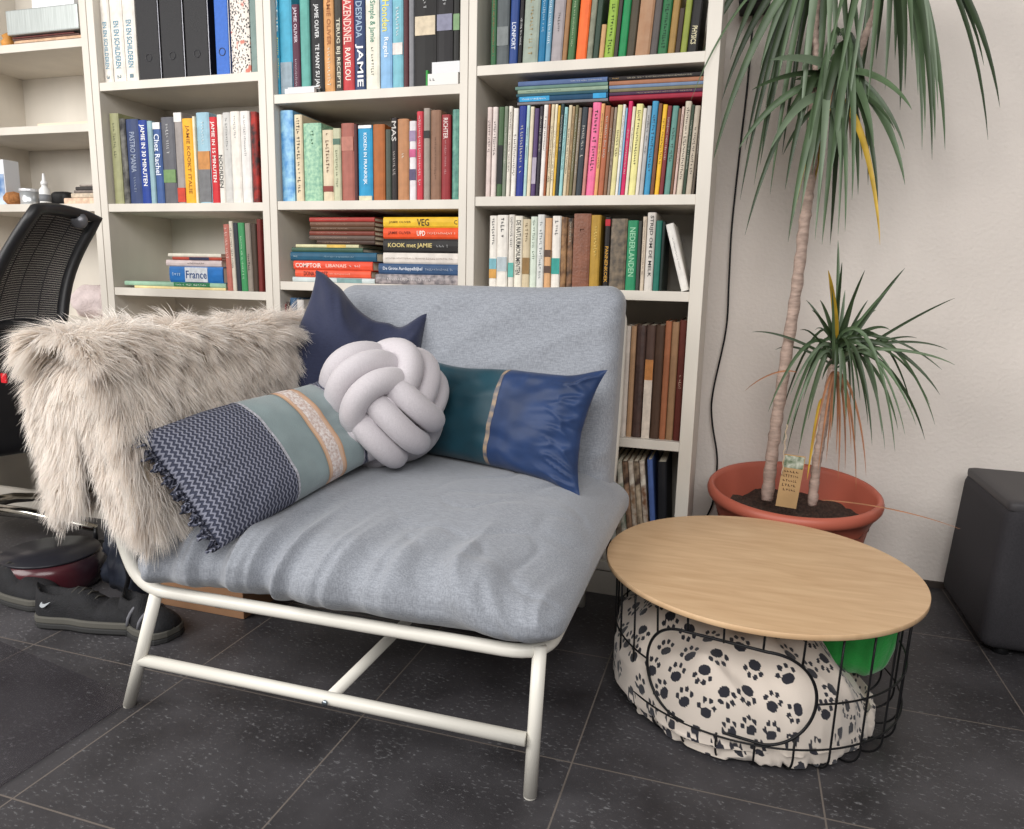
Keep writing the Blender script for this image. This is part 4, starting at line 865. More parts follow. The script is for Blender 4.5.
# knot cushion: three interlocked sets of three padded loops
kc = thing('knot_cushion', 'light grey ball cushion of knotted padded tubes, in the seat\'s middle', 'cushion', (-.808, 1.56, .601))
Rk, ak, rk = .107, .028, .0302
KM = fabric('grey_jersey', (200,194,198), .06, 6, .25, 600, .3)
MR = (Euler((0,0,0)).to_matrix())
_f = (Vector((-.795,1.50,.592))-Vector((0,0,CAMH))).normalized(); _rr = _f.cross(Vector((0,0,1))).normalized(); _uu = _rr.cross(_f)
KXv = (-_f*.70+_rr*.42-_uu*.56).normalized(); KZv = (-_rr*.69+_uu*.72); KZv = (KZv-KXv*KZv.dot(KXv)).normalized(); KYv = KZv.cross(KXv)
KROT = Matrix((KXv, KYv, KZv)).transposed()
for ax in range(3):
    for k in (-1, 0, 1):
        pts = []; off = k*.057; sc_k = .93 if k else 1.03
        for i in range(72):
            th = 2*PI*i/72; rho = (Rk+ak*math.cos(2*th))*sc_k
            offk = off*(1+.10*math.cos(2*th)); q = [0,0,0]; q[(ax+2) % 3] = rho*math.cos(th); q[(ax+1) % 3] = rho*math.sin(th); q[ax] = offk
            p = KROT @ Vector(q); p += Vector((nz(p.x,p.y,p.z,9)*.004, nz(p.y,p.z,p.x,9)*.004, nz(p.z,p.x,p.y,9)*.004)); pts.append(p)
        q = MB(); q.tube(pts, rk, 20, closed=True); q.build('padded_loop', KM, kc)

# ------------------------------------------------------------------ basket table
TC = Vector((.077, 1.600, 0)); TR_ = .3285
bt = thing('basket_table', 'round oak topped side table on a black wire basket', 'table', TC)
def oak():
    m = bpy.data.materials.new('oak_top'); m.use_nodes = True; nt = m.node_tree; N = nt.nodes.new; L = nt.links.new; bb = nt.nodes['Principled BSDF']
    tc = N('ShaderNodeTexCoord'); mp = N('ShaderNodeMapping'); mp.inputs['Scale'].default_value = (1.5,9,1); mp.inputs['Rotation'].default_value = (0,0,math.radians(8)); L(tc.outputs['Object'], mp.inputs[0])
    n = N('ShaderNodeTexNoise'); n.inputs['Scale'].default_value = 5; n.inputs['Detail'].default_value = 8; n.inputs['Distortion'].default_value = .6; L(mp.outputs[0], n.inputs[0])
    r = N('ShaderNodeValToRGB'); e = r.color_ramp.elements; e[0].position = .3; e[0].color = (*lin((203,166,126)),1); e[1].position = .7; e[1].color = (*lin((220,186,146)),1); L(n.outputs['Fac'], r.inputs[0])
    L(r.outputs[0], bb.inputs['Base Color']); bb.inputs['Roughness'].default_value = .45
    bp = N('ShaderNodeBump'); bp.inputs['Strength'].default_value = .1; L(n.outputs['Fac'], bp.inputs['Height']); L(bp.outputs[0], bb.inputs['Normal']); return m
TZ = .306
q = MB(); q.lathe([(TR_-.001, TZ-.011), (TR_, TZ-.010), (TR_, TZ-.001), (TR_-.0008, TZ), (.0001, TZ)], 128)
top = q.build('tabletop', oak(), bt)
for p in top.data.polygons:
    if abs(p.normal.z) > .9: p.use_smooth = False
BK = cm((24,24,26), .4)
def ray_cyl(x, y, r):
    d = (x-CX)/F*RT-(y-CY)/F*UP+fw; ox, oy = -TC.x, -TC.y; a = d[0]**2+d[1]**2; b_ = 2*(ox*d[0]+oy*d[1]); c_ = ox*ox+oy*oy-r*r
    s = (-b_-math.sqrt(max(0, b_*b_-4*a*c_)))/(2*a); return math.atan2(oy+s*d[1], ox+s*d[0]), CAMH+s*d[2]
RB = .299
aL, _ = ray_cyl(648, 665, RB); aR, _ = ray_cyl(817, 690, RB); _, zT = ray_cyl(742, 647, RB); _, zB = ray_cyl(735, 738, RB)
if aL > aR: aL, aR = aR, aL
aC, aH, zC, zH = (aL+aR)/2, (aR-aL)/2, (zT+zB)/2, abs(zT-zB)/2
print('OVAL', math.degrees(aL), math.degrees(aR), zT, zB)
def oval_half(a):     # vertical half height of the opening at azimuth a
    t = (a-aC+PI) % (2*PI)-PI
    if abs(t) >= aH: return None
    fl = aH-zH/RB; e = max(0, abs(t)-fl)*RB; return math.sqrt(max(0, zH*zH-e*e))
NW = 27
for k in range(NW):
    a = 2*PI*(k+.35)/NW; c_, s_ = math.cos(a), math.sin(a); hf = oval_half(a)
    def P_(r, z_): return (r*c_, r*s_, z_)
    low = [P_(RB, .055)]+[P_(RB-.045+.045*math.cos(i*PI/16), .048-.045*math.sin(i*PI/16)) for i in range(9)]+[P_(RB-.06, .003), P_(.16, .003)]
    q = MB()
    if hf is None: q.tube([P_(RB+.006, TZ-.0115), P_(RB+.003, .2)]+low, .0022, 7)
    else: q.tube([P_(RB+.006, TZ-.0115), P_(RB, zC+hf)], .0022, 7); q.build('wire', BK, bt); q = MB(); q.tube([P_(RB, zC-hf)]+[p for p in low[1:] if p[2] < zC-hf-.005], .0022, 7)
    q.build('wire', BK, bt)
def ring(r, z_, rad, cut=True, name='ring_wire', m=BK):
    segs = []; cur = []
    for k in range(181):
        a = aC+PI+2*PI*k/180; hf = oval_half(a)
        if cut and hf is not None and abs(z_-zC) < hf:
            if len(cur) > 1: segs.append(cur)
            cur = []
        else: cur.append((r*math.cos(a), r*math.sin(a), z_))
    if len(cur) > 1: segs.append(cur)
    q = MB()
    for s_ in segs: q.tube(s_, rad, 7)
    q.build(name, m, bt)
ring(RB+.0035, .158, .002); ring(RB+.0035, .066, .002); ring(.16, .0055, .0022, False); ring(.235, .0065, .002, False); ring(RB+.004, TZ-.017, .003, False)
pts = []
for k in range(120):
    ph = 2*PI*k/120; fl = aH*RB-zH; x = zH*math.cos(ph)+(fl if math.cos(ph) > 0 else -fl); z_ = zC+zH*math.sin(ph); a = aC+x/RB
    pts.append(((RB+.003)*math.cos(a), (RB+.003)*math.sin(a), z_))
q = MB(); q.tube(pts, .003, 8, closed=True); q.build('opening_hoop', BK, bt)

# paw print cushion in the basket
def paws():
    rnd = random.Random(5); pr = []; tries = 0
    while len(pr) < 260 and tries < 8000:
        tries += 1; a = rnd.uniform(0, 2*PI); r = .40*math.sqrt(rnd.random()); p = (r*math.cos(a), r*math.sin(a))
        if all((p[0]-q[0])**2+(p[1]-q[1])**2 > .040**2 for q in pr): pr.append(p)
    return [(p[0], p[1], rnd.choice([rnd.uniform(-.6,.6), rnd.uniform(2.4,3.6)])) for p in pr]
PW = paws()
def paw_mask(X, Y):
    M = np.zeros(X.shape)
    for (px, py, an) in PW:
        dx, dy = X-px, Y-py; dx = dx*1.2; dy = dy*1.2; near = (np.abs(dx) < .035) & (np.abs(dy) < .035)
        if not near.any(): continue
        c_, s_ = math.cos(an), math.sin(an); x = (dx*c_+dy*s_)[near]; y = (-dx*s_+dy*c_)[near]
        m = (np.abs(x/.0125)**2.2+np.abs((y+.005)/.0100)**2.2)
        for (tx_, ty) in ((-.0165,.0075),(-.0066,.0185),(.0066,.0185),(.0165,.0075)):
            m = np.minimum(m, ((x-tx_)/.0046)**2+((y-ty)/.006)**2)
        M[near] = np.maximum(M[near], np.clip((1.25-m)*2.5, 0, 1))
    return M
pc = thing('paw_print_cushion', 'cream pet cushion with black paw prints inside the wire basket', 'pet cushion', TC+Vector((-.012,-.014,.0085)))
nr, na_ = 150, 460; V = np.zeros((nr+1, na_, 3)); UVX = np.zeros((nr+1, na_)); UVY = np.zeros((nr+1, na_))
for j in range(na_):
    a = 2*PI*j/na_; R0 = .272+.010*noise.noise(Vector((math.cos(a)*2, math.sin(a)*2, 0))); arc = 0; pr_ = None
    ruf = noise.noise(Vector((math.cos(a)*9, math.sin(a)*9, 4)))
    for i in range(nr+1):
        s = i/nr
        if s < .72:
            t_ = s/.72; r = R0*1.0*math.sin(t_*PI/2)**1.05; z_ = .185*max(0, math.cos(t_*PI/2))**.62+.035
        else:
            t_ = (s-.72)/.28; r = R0*(1+.0*t_)+.008*math.sin(t_*PI)*(1+ruf*1.5)-.012*t_; z_ = .035*(1-t_)+.004*t_*0
            r += .012*math.sin(a*17+ruf*5)*t_*(1-t_*.4)
        x, y = r*math.cos(a), r*math.sin(a)
        lump = noise.noise(Vector((x*7, y*7, 1.2)))*.038-.075*smooth((x*.75+y*.65-.06)/.14)+noise.noise(Vector((x*16, y*16, 5)))*.018
        den = -.035*math.exp(-((x-.02)**2+(y-.03)**2)/.0025)
        fold = .006*(1-abs(noise.noise(Vector((x*10+y*14, y*3, 9))))*2.5)*smooth((s-.3)/.3)
        z2 = z_+(lump+den)*smooth((z_-.03)/.08)+fold*smooth(z_/.05)
        tx_ = .055*(1-s)   # heap leans toward the left
        X = x-tx_+.0*z2; rr_ = 1+fold*2
        p = np.array([X*rr_, y*rr_, max(.0005, z2)])
        rad = math.hypot(p[0], p[1])
        if rad > .288: p[0] *= .288/rad; p[1] *= .288/rad
        if p[2] < .03 and rad > .268: p[0] *= .268/rad; p[1] *= .268/rad
        if pr_ is not None: arc += np.linalg.norm(p-pr_)
        pr_ = p; V[i, j] = p; UVX[i, j] = arc*math.cos(a)*.85; UVY[i, j] = arc*math.sin(a)*.85
Fs = [(i*na_+j, (i+1)*na_+j, (i+1)*na_+(j+1) % na_, i*na_+(j+1) % na_) for i in range(nr) for j in range(na_)]
mk = paw_mask(UVX, UVY).reshape(-1)
pm_ = bpy.data.materials.new('paw_print_fleece'); pm_.use_nodes = True; nt = pm_.node_tree; bb = nt.nodes['Principled BSDF']; at_ = nt.nodes.new('ShaderNodeAttribute'); at_.attribute_name = 'print'
rp = nt.nodes.new('ShaderNodeValToRGB'); rp.color_ramp.elements[0].position = .35; rp.color_ramp.elements[1].position = .65; rp.color_ramp.elements[0].color = (*lin((222,210,198)),1); rp.color_ramp.elements[1].color = (*lin((38,38,48)),1)
nt.links.new(at_.outputs['Fac'], rp.inputs[0]); nt.links.new(rp.outputs[0], bb.inputs['Base Color']); bb.inputs['Roughness'].default_value = .95; bb.inputs['Sheen Weight'].default_value = .3
nn_ = nt.nodes.new('ShaderNodeTexNoise'); nn_.inputs['Scale'].default_value = 350; bp = nt.nodes.new('ShaderNodeBump'); bp.inputs['Strength'].default_value = .4; bp.inputs['Distance'].default_value = .002; nt.links.new(nn_.outputs['Fac'], bp.inputs['Height']); nt.links.new(bp.outputs[0], bb.inputs['Normal'])
o = arr_mesh('fleece_cover', V.reshape(-1, 3), Fs, pm_, pc); a2 = o.data.attributes.new('print', 'FLOAT', 'POINT'); a2.data.foreach_set('value', mk.astype('f'))
# green cushion behind the basket
t = thing('green_cushion', 'bright green quilted pouch inside the wire basket behind the paw print cushion', 'cushion', (.270, 1.668, .062), basis=(Vector((.97,-.2,0)).normalized(), Vector((.2,.97,0)).normalized(), Vector((0,0,1))))
def gd(V):
    out = V.copy()
    for i, (x, y, z_) in enumerate(V):
        k = 1+.12*math.sin(x*140)*0; t_ = (z_+.09)/.18; s_ = .72+.42*math.sin(min(1, t_*.9+.1)*PI*.62)
        out[i] = (x*s_+.004*abs(math.sin(x*90)), y*s_-.006*abs(math.sin(x*75))*(y < 0), z_+.09)
    return out
V, Fc = soft_box(.19, .10, .18, .045, (60,40,30), gd); arr_mesh('quilted_cover', V, Fc, mat('green_felt', (40,168,70), .8, var=.12, scale=20, bump=.3, bscale=200, sheen=.4), t)

# ------------------------------------------------------------------ plant
PC = Vector((.178, 2.157, 0))
pt = thing('potted_dragon_tree', 'two stemmed dragon tree in a wide terracotta coloured pot', 'potted plant', PC)
q = MB(); rr = .232
q.lathe([(.150,0),(.155,.004),(.178,.13),(.205,.262),(.222,.300),(.228,.303),(rr+.002,.312),(rr+.004,.322),(rr+.001,.334),(rr-.006,.341),(rr-.013,.338),(rr-.016,.326),(.195,.24),(.19,.2)], 96)
pot = q.build('pot', mat('terracotta_plastic', (186,98,78), .45, var=.06, scale=4, bump=.05), pt)
for v_ in pot.data.vertices:
    if v_.co.z > .1: v_.co.z += v_.co.y*.085*((v_.co.z-.1)/.24)
V = []; Fs = []; n1, n2 = 26, 60
for i in range(n1+1):
    for j in range(n2):
        a = 2*PI*j/n2; r = .206*i/n1; x, y = r*math.cos(a), r*math.sin(a); V.append((x, y, .258+.02*noise.noise(Vector((x*18, y*18, 0)))+.012*noise.noise(Vector((x*60, y*60, 0)))+y*.05))
for i in range(n1):
    for j in range(n2): Fs.append((i*n2+j, (i+1)*n2+j, (i+1)*n2+(j+1) % n2, i*n2+(j+1) % n2))
arr_mesh('soil', np.array(V), Fs, mat('potting_soil', (66,50,42), .95, var=.4, scale=120, bump=1, bscale=160), pt)
BARK = mat('dragon_tree_bark', (172,150,138), .85, var=.22, scale=30, stretch=(1,1,3.2), bump=.8, bscale=50)
def bark_tube(name, pts, r0, r1, parent):
    P = catmull(pts, 14); n = len(P); rad = []
    for i in range(n): rad.append((r0+(r1-r0)*i/(n-1))*(1+.07*(1 if (i//2) % 2 else -1)*.8+random.uniform(-.03,.03)))
    P2 = [p+Vector((random.uniform(-1,1), random.uniform(-1,1), 0))*.0012 for p in P]
    q = MB(); q.tube([p-PC for p in P2], rad, 14); return q.build(name, BARK, parent)
S1 = bark_tube('tall_stem', [at(767,500,2.13), at(774,440,2.13), at(784,370,2.13), at(797,285,2.13), at(806,210,2.13), at(813,150,2.13), at(820,100,2.12)], .017, .0125, pt)
bark_tube('branch', [at(813,152,2.13), at(812,110,2.14), at(816,60,2.14), at(815,25,2.13), at(822,-40,2.12)], .009, .008, S1)
bark_tube('branch', [at(814,146,2.13), at(828,110,2.12), at(846,85,2.12), at(862,45,2.12), at(872,10,2.13), at(880,-40,2.13)], .010, .008, S1)
S2 = bark_tube('short_stem', [at(812,505,2.10), at(817,460,2.10), at(824,420,2.10), at(831,375,2.10), at(836,345,2.10)], .013, .010, pt)
LG = [mat('leaf_green', (82,102,72), .42, var=.15, scale=12, spec=.4), mat('leaf_dark_green', (50,66,40), .42, var=.15, scale=12, spec=.4), mat('leaf_grey_green', (108,124,100), .42, var=.12, scale=12, spec=.4),
      mat('leaf_yellow', (196,160,50), .5, var=.25, scale=12), mat('leaf_dry_brown', (160,108,74), .7, var=.2, scale=20)]
def leaf(base, dirv, length, droop, width, m, parent, name='leaf', twist=None, kink=1.0, ymax=2.385):
    n = 14; P = [Vector(base)]; d = Vector(dirv).normalized(); step = length/n
    for i in range(n):
        g = droop*(.35+1.5*(i/n))*kink
        d = (d+Vector((0,0,-g/n))).normalized(); p = P[-1]+d*step
        if p.y > ymax: p.y = ymax-.001*random.random(); d.y = min(0, d.y)
        P.append(p)
    V = []; 
    for i, p in enumerate(P):
        t_ = i/n; dd = (P[min(i+1, n)]-P[max(i-1, 0)]).normalized(); sd = dd.cross(Vector((0,0,1)))
        if sd.length < .15: sd = dd.cross(Vector((math.cos(i), math.sin(i), 0))) if i == 0 else sd_prev
        sd = sd.normalized()
        if i and sd.dot(sd_prev) < 0: sd = -sd
        if i: sd = (sd*.4+sd_prev*.6).normalized()
        sd_prev = sd; nn = sd.cross(dd).normalized()
        w = width*(min(1, .55+t_*2.5))*(1-t_**2.2)**.9/2+.0002
        for k in (-1, 0, 1): V.append(tuple(p+sd*w*k+nn*w*.35*abs(k)-PC))
    Fs = [(i*3+k, i*3+k+1, (i+1)*3+k+1, (i+1)*3+k) for i in range(n) for k in (0, 1)]
    return arr_mesh(name, np.array(V), Fs, m, parent)
def aim(base, tip, arch, width, mi, parent, n=14):      # leaf from base to a measured tip, arching up by arch
    base = Vector(base); tip = Vector(tip); hz = tip-base; hz.z = 0; dz = tip.z-base.z
    if dz < -.04: k1 = base+hz*.36+Vector((0,0,arch+.012)); k2 = tip+Vector((0,0,-dz*.50+arch*.3))-hz*.18
    else: k1 = base.lerp(tip, .35)+Vector((0,0,.02)); k2 = base.lerp(tip, .75)+Vector((0,0,.015+arch*.2))
    P = []
    for i in range(n+1):
        t_ = i/n; p = base*(1-t_)**3+k1*3*t_*(1-t_)**2+k2*3*t_*t_*(1-t_)+tip*t_**3; p.y = min(p.y, 2.39); P.append(p)
    V = []; sp_ = None
    for i, p in enumerate(P):
        t_ = i/n; dd = (P[min(i+1, n)]-P[max(i-1, 0)]).normalized(); sd = dd.cross(Vector((.25, -1, .15)))
        if sd.length < .1: sd = Vector((1,0,0))
        sd.normalize()
        if sp_ is not None and sd.dot(sp_) < 0: sd = -sd
        if sp_ is not None: sd = (sd*.5+sp_*.5).normalized()
        sp_ = sd; nn = sd.cross(dd).normalized(); w = width*min(1, .5+t_*2.5)*(1-t_**2.4)**.9/2+.0002
        for k in (-1, 0, 1): V.append(tuple(p+sd*w*k+nn*w*.4*abs(k)-PC))
    Fs = [(i*3+k, i*3+k+1, (i+1)*3+k+1, (i+1)*3+k) for i in range(n) for k in (0, 1)]
    return arr_mesh('leaf', np.array(V), Fs, LG[mi], parent)
rl = random.Random(11)
def yj(a=.10): return 2.12+rl.uniform(-a*1.6, a)
# crown 1 of the tall stem, measured tips
c1 = at(833, 72, 2.12)
tips1 = [(738,150,0),(745,235,1),(770,150,2),(783,155,1),(788,242,0),(798,200,2),(786,120,1),(815,240,2),(830,245,1),(812,190,0),(845,232,0),(880,245,3),(878,205,1),(874,150,0),(905,185,0),(895,130,1),(912,110,0),(862,160,2),(795,80,1),(752,90,1),(770,60,2),(905,150,2),(825,205,1),(840,170,2),(858,195,0),(800,165,3),(806,232,3),(822,150,4),(850,150,4),(815,130,4)]
for (x, y, mi) in tips1:
    yy = yj(); aim(c1+Vector((rl.uniform(-.01,.01), rl.uniform(-.015,.015), rl.uniform(-.09,.04))), at(x, y, yy), rl.uniform(-.02,.05), rl.uniform(.013,.026) if mi != 4 else .010, mi, S1)
for (x, y, mi) in [(800,215,2),(822,245,0),(838,236,2),(812,175,1),(852,200,0),(790,232,3),(830,180,0),(845,150,1),(803,190,0),(818,205,2),(868,185,1),(785,190,1)]:
    aim(c1+Vector((rl.uniform(-.03,.04), rl.uniform(-.03,-.01), rl.uniform(-.02,.10))), at(x, y, rl.uniform(1.98,2.06)), rl.uniform(.0,.05), rl.uniform(.016,.028), mi, S1)
c2 = at(822, -35, 2.12)
aim(c2, at(691, 100, 1.96), .04, .008, 0, S1)
for (x, y, mi) in [(712,165,0),(722,100,1),(745,150,1),(757,120,2),(770,195,0),(782,155,1),(800,130,2),(817,110,0),(730,60,1),(700,60,1),(835,70,2),(792,100,1),(760,70,0),(745,40,1),(760,165,1),(754,185,0),(795,150,0),(806,140,2),(765,110,2),(848,120,1),(860,80,0),(812,80,1),(775,95,0),(828,60,2),(740,200,1)]:
    aim(c2+Vector((rl.uniform(-.01,.01), rl.uniform(-.02,.02), rl.uniform(-.02,.05))), at(x, y, yj()), rl.uniform(.02,.10), rl.uniform(.016,.027), mi, S1)
c3 = at(882, -40, 2.13)
for (x, y, mi) in [(1000,108,1),(984,66,0),(988,140,1),(945,150,0),(932,160,1),(938,110,2),(925,130,0),(918,95,2),(905,90,1),(930,70,2),(912,60,0),(900,110,1),(885,90,2),(868,100,0),(876,60,1),(922,150,2),(856,90,1),(895,60,0),(935,140,0),(845,130,2),(835,100,0),(852,150,1),(828,60,0),(862,60,2),(842,50,1)]:
    aim(c3+Vector((rl.uniform(-.01,.01), rl.uniform(-.02,.02), rl.uniform(-.02,.05))), at(x, y, yj()), rl.uniform(.03,.10), rl.uniform(.014,.024), mi, S1)
# crown of the short stem
c4 = at(836, 350, 2.10)
for (x, y, mi) in [(752,332,1),(768,412,0),(790,430,2),(782,445,0),(800,440,2),(798,455,0),(806,300,1),(838,240,0),(842,262,1),(865,270,1),(905,268,1),(955,298,1),(895,282,0),(955,365,0),(942,370,1),(917,338,1),(935,425,0),(925,440,1),(905,435,0),(885,450,2),(898,430,0),(882,435,2),(868,425,0),(850,410,2),(888,400,1),(912,410,1),(820,300,0),(815,330,1),(800,330,1),(845,290,2),(856,290,1),(876,310,0),(890,330,0),(912,372,1),(862,380,2),(846,420,0),(855,446,1),(828,270,3),(822,380,1),(808,420,2),(803,400,0),(780,420,1),(790,395,2),(870,350,2),(900,390,0),(878,395,0),(940,395,1),(930,405,0),(948,350,1),(775,350,1),(786,455,1),(872,445,1),(895,452,0),(916,425,0),(860,400,1),(840,400,2),(832,430,1),(902,350,0),(884,360,2),(832,290,0),(812,310,1),(868,300,1)]:
    up_ = y < 330; yy = 2.10+rl.uniform(-.16, .12)
    aim(c4+Vector((rl.uniform(-.008,.008), rl.uniform(-.015,.015), rl.uniform(-.05,.03))), at(x, y, yy), (.0 if up_ else rl.uniform(.05,.12)), rl.uniform(.006,.013) if mi != 3 else .016, mi, S2)
for (x, y) in [(818,470),(826,462),(836,455),(845,470),(856,490),(838,480),(866,476),(812,450),(830,440),(851,450)]:
    aim(at(834,372,2.08), at(x, y, 2.08+rl.uniform(-.06,.03)), .0, .007, 4, S2)
aim(at(822,400,2.08), at(807,480,2.05), .0, .012, 3, S2)
aim(at(796,372,2.06), at(745,391,2.05), .0, .004, 4, S2)
aim(at(822,500,2.05), at(960,529,1.95), .012, .003, 4, S2)
# plant tag
t = thing('plant_tag', 'brown card plant tag with green photo, stuck in the pot soil', 'plant tag', at(791, 478, 2.06)); u_ = Vector((1,.05,-.04)).normalized()
t.rotation_euler = (.05, .07, .05)
q = MB(); q.box(-.027, .027, -.0006, .0006, -.085, .065); q.build('card', cm((186,152,108), .7, var=.08), t)
q = MB(); q.box(-.025, .025, -.0012, -.0006, .028, .062); q.build('photo', mat('tag_photo', (60,90,50), .5, col2=(200,205,190), scale=60), t)
for k in range(5): bars(0, .018-.013*k, .04, .009, False, -.0009, (70,50,40), t)
t = thing('twisted_string', 'pale twisted string hanging beside the plant tag', 'string', at(786, 450, 2.05))
q = MB(); q.tube([(-.004+.0015*math.sin(k*.9), .0015*math.cos(k*.9), .07-k*.004) for k in range(36)], .0016, 6); q.build('strand', cm((196,176,150), .8), t)

# ------------------------------------------------------------------ wall cable, box above, subwoofer
t = thing('wall_cable', 'thin black cable hanging down the wall beside the right bookcase', 'cable', (-.05, 2.4, 0))
pts = [at(x, y, 2.4) for x, y in [(757,-20),(753,20),(748,80),(740,150),(732,225),(729,280),(726,330),(713,392),(712,420),(717,455),(716,480),(712,505),(702,525)]]
q = MB(); q.tube([p-Vector((-.05,2.4,0)) for p in catmull(pts, 6)], .003, 7); q.build('wire', BK, t)
p0 = at(750, 2, 2.3); t = thing('wall_speaker', 'small black box on the wall at the top photo edge', 'speaker', p0)
q = MB(); q.box(-.03, .055, 0, .115, 0, .14); q.build('case', cm((26,26,28), .5), t, bevel=.004)
q = MB(); q.box(-.024, .049, -.003, -.0002, .006, .134); q.build('grille', mat('speaker_cloth', (18,18,20), .9, bump=.5, bscale=900), t)
sw = thing('subwoofer', 'dark grey cloth covered floor speaker box at the right photo edge', 'speaker', (.862, 2.165, 0))
SWM = mat('sub_cloth', (44,42,46), .85, var=.15, scale=250, bump=.4, bscale=600)
def sd_(V):
    out = V.copy()
    for i, (x, y, z_) in enumerate(V):
        t_ = (z_+.185)/.37; out[i] = (x+.02*(t_-.0)*(1 if x < 0 else 0)*1.0, y*(1-.03*t_), z_+.205)
    return out
V, Fc = soft_box(.46, .40, .37, .03, (24,20,24), sd_); arr_mesh('cabinet', V, Fc, SWM, sw)
V, Fc = soft_box(.425, .375, .03, .012, (20,18,6), lambda V: V+np.array([.006,0,.388])); arr_mesh('top_panel', V, Fc, cm((66,64,66), .5), sw)
for sx in (-1, 1):
    for sy in (-1, 1):
        q = MB(); q.lathe([(.018,0),(.02,.003),(.02,.025)], 16, (sx*.17, sy*.15, 0)); q.build('foot', BK, sw)

# ------------------------------------------------------------------ office chair at the left
BKM = mat('office_black', (26,26,29), .45)
oc = thing('office_chair', 'black mesh back office chair with chrome base behind the sheepskin', 'office chair', (-2.30, 1.68, 0)); OO = Vector((-2.30, 1.68, 0))
TLc, TRc = at(36, 209, 1.58), at(97, 219, 1.80)
BLc, BRc = at(-22, 335, 1.50), at(62, 325, 1.70)
def back_pt(a, b_):      # a 0..1 left to right, b 0 top ..1 bottom; bowed
    l = TLc.lerp(BLc, b_); r = TRc.lerp(BRc, b_); p = l.lerp(r, a); dn = (TRc-TLc).cross(BLc-TLc).normalized()
    p += Vector((.035*math.sin(b_*PI)*1, 0, 0))*-1 + dn*.03*math.sin(a*PI); return p-OO
fr_ = [back_pt(0, b_/10) for b_ in range(10, -1, -1)]+[back_pt(a/8, 0) for a in range(1, 9)]+[back_pt(1, b_/10) for b_ in range(1, 11)]+[back_pt(1-a/8, 1) for a in range(1, 8)]
q = MB(); q.tube(fr_, .016, 10, closed=True); q.build('back_frame', BKM, oc)
q = MB(); ns_ = 46
for k in range(ns_):
    b0, b1 = .04+.92*k/ns_, .04+.92*(k+.92)/ns_
    vs = [back_pt(a/8, b0) for a in range(9)]+[back_pt(a/8, b1) for a in range(9)]
    q.add(vs, [(i, i+1, 9+i+1, 9+i) for i in range(8)])
for k in range(5):
    a = k/4; q.tube([back_pt(a, b_/8) for b_ in range(9)], .0016, 4)
q.build('mesh_panel', mat('office_mesh', (46,46,50), .85), oc)
pb = back_pt(.86, .05); q = MB(); q.lathe([(.0001,-.006),(.022,-.006),(.024,0),(.020,.006),(.0001,.008)], 20); o = q.build('corner_bracket', mat('bracket_grey', (110,110,114), .35, metal=.5), oc); o.location = pb+Vector((.01,-.02,0)); o.rotation_euler = (PI/2, 0, .5)
V, Fc = soft_box(.10, .40, .36, .04, (8,20,20), lambda V: V+np.array([0,0,0])); o = arr_mesh('lumbar_shell', V, Fc, BKM, oc); o.location = at(2, 395, 1.55)-OO; o.rotation_euler = (0, .12, -.35)
V, Fc = soft_box(.46, .46, .09, .04, (24,24,8)); o = arr_mesh('seat_pad', V, Fc, mat('office_cloth', (22,22,26), .9, bump=.3, bscale=400), oc); o.location = (-.10, 0, .42)
V, Fc = soft_box(.05, .25, .03, .013, (8,20,6)); o = arr_mesh('arm_pad', V, Fc, BKM, oc); o.location = (.12, -.05, .62)
q = MB(); q.tube([(.12,-.02,.42),(.14,-.02,.5),(.12,-.03,.61)], .014, 10); q.build('arm_post', BKM, oc)
q = MB(); q.box(-.005, .012, -.002, .002, -.012, .012); o = q.build('red_tab', cm((200,30,40), .5), oc); o.location = at(3, 378, 1.36)-OO
CH = mat('chrome', (190,188,180), .18, metal=1.)
q = MB(); q.tube([(-.1,0,.10),(-.1,0,.38)], .026, 16); q.build('gas_column', BKM, oc)
hub = Vector((-.1, 0, .12))
for k in range(5):
    a = math.radians(12+72*k); e = hub+Vector((math.cos(a)*.30, math.sin(a)*.30, -.045))
    if k == 0: e = Vector((-1.92, 1.73, .09))-OO
    q = MB(); q.tube([hub, hub.lerp(e, .5)+Vector((0,0,.012)), e], [.022,.018,.012], 12); lg = q.build('base_leg', CH, oc)
    q = MB(); ez = e.z; q.tube([e, (e.x, e.y, .052)], .007, 8); q.tube([(e.x-.012, e.y, .0255), (e.x+.012, e.y, .0255)], .025, 18); q.build('caster', BKM, lg)

# ------------------------------------------------------------------ clear floor mat, shoes, bags, carton
mp_ = thing('floor_mat', 'clear glossy plastic floor protector under the office chair', 'floor mat', (-1.6, 1.2, 0))
PL = mat('clear_vinyl', (70,66,72), .16, alpha=.18, bump=.1, bscale=8)
q = MB(); poly = [(-2.6,.74),(-1.195,.795),(-1.182,.82),(-1.178,1.09),(-1.20,1.13),(-2.6,1.36)]
q.prism([(x+1.6, y-1.2) for x, y in poly], .0006, .003); q.build('sheet', PL, mp_)
q = MB(); e_ = [(-1.20,.80,.003),(-1.182,.83,.0045),(-1.179,1.08,.0045),(-1.2,1.125,.003)]; q.tube([Vector(p)-Vector((-1.6,1.2,0)) for p in catmull(e_, 6)], .0025, 8); q.build('rim', PL, mp_)
t = thing('plastic_tub', 'dark smoky plastic tub with painted reddish reflection under the office chair', 'tub', (-1.86, 1.52, 0))
q = MB(); q.lathe([(.12,0),(.13,.005),(.136,.03),(.136,.07),(.125,.09),(.121,.091),(.130,.07),(.130,.03),(.12,.012),(.001,.010)], 48); q.build('tub_wall', mat('smoky_plastic', (44,42,50), .22, col2=(84,30,38), scale=4), t)  # red second colour stands in for a blurred reflection on the plastic
q = MB(); q.lathe([(.1255,.0915),(.127,.094),(.125,.098),(.001,.100)], 48); q.build('lid', cm((40,40,46), .3), t)
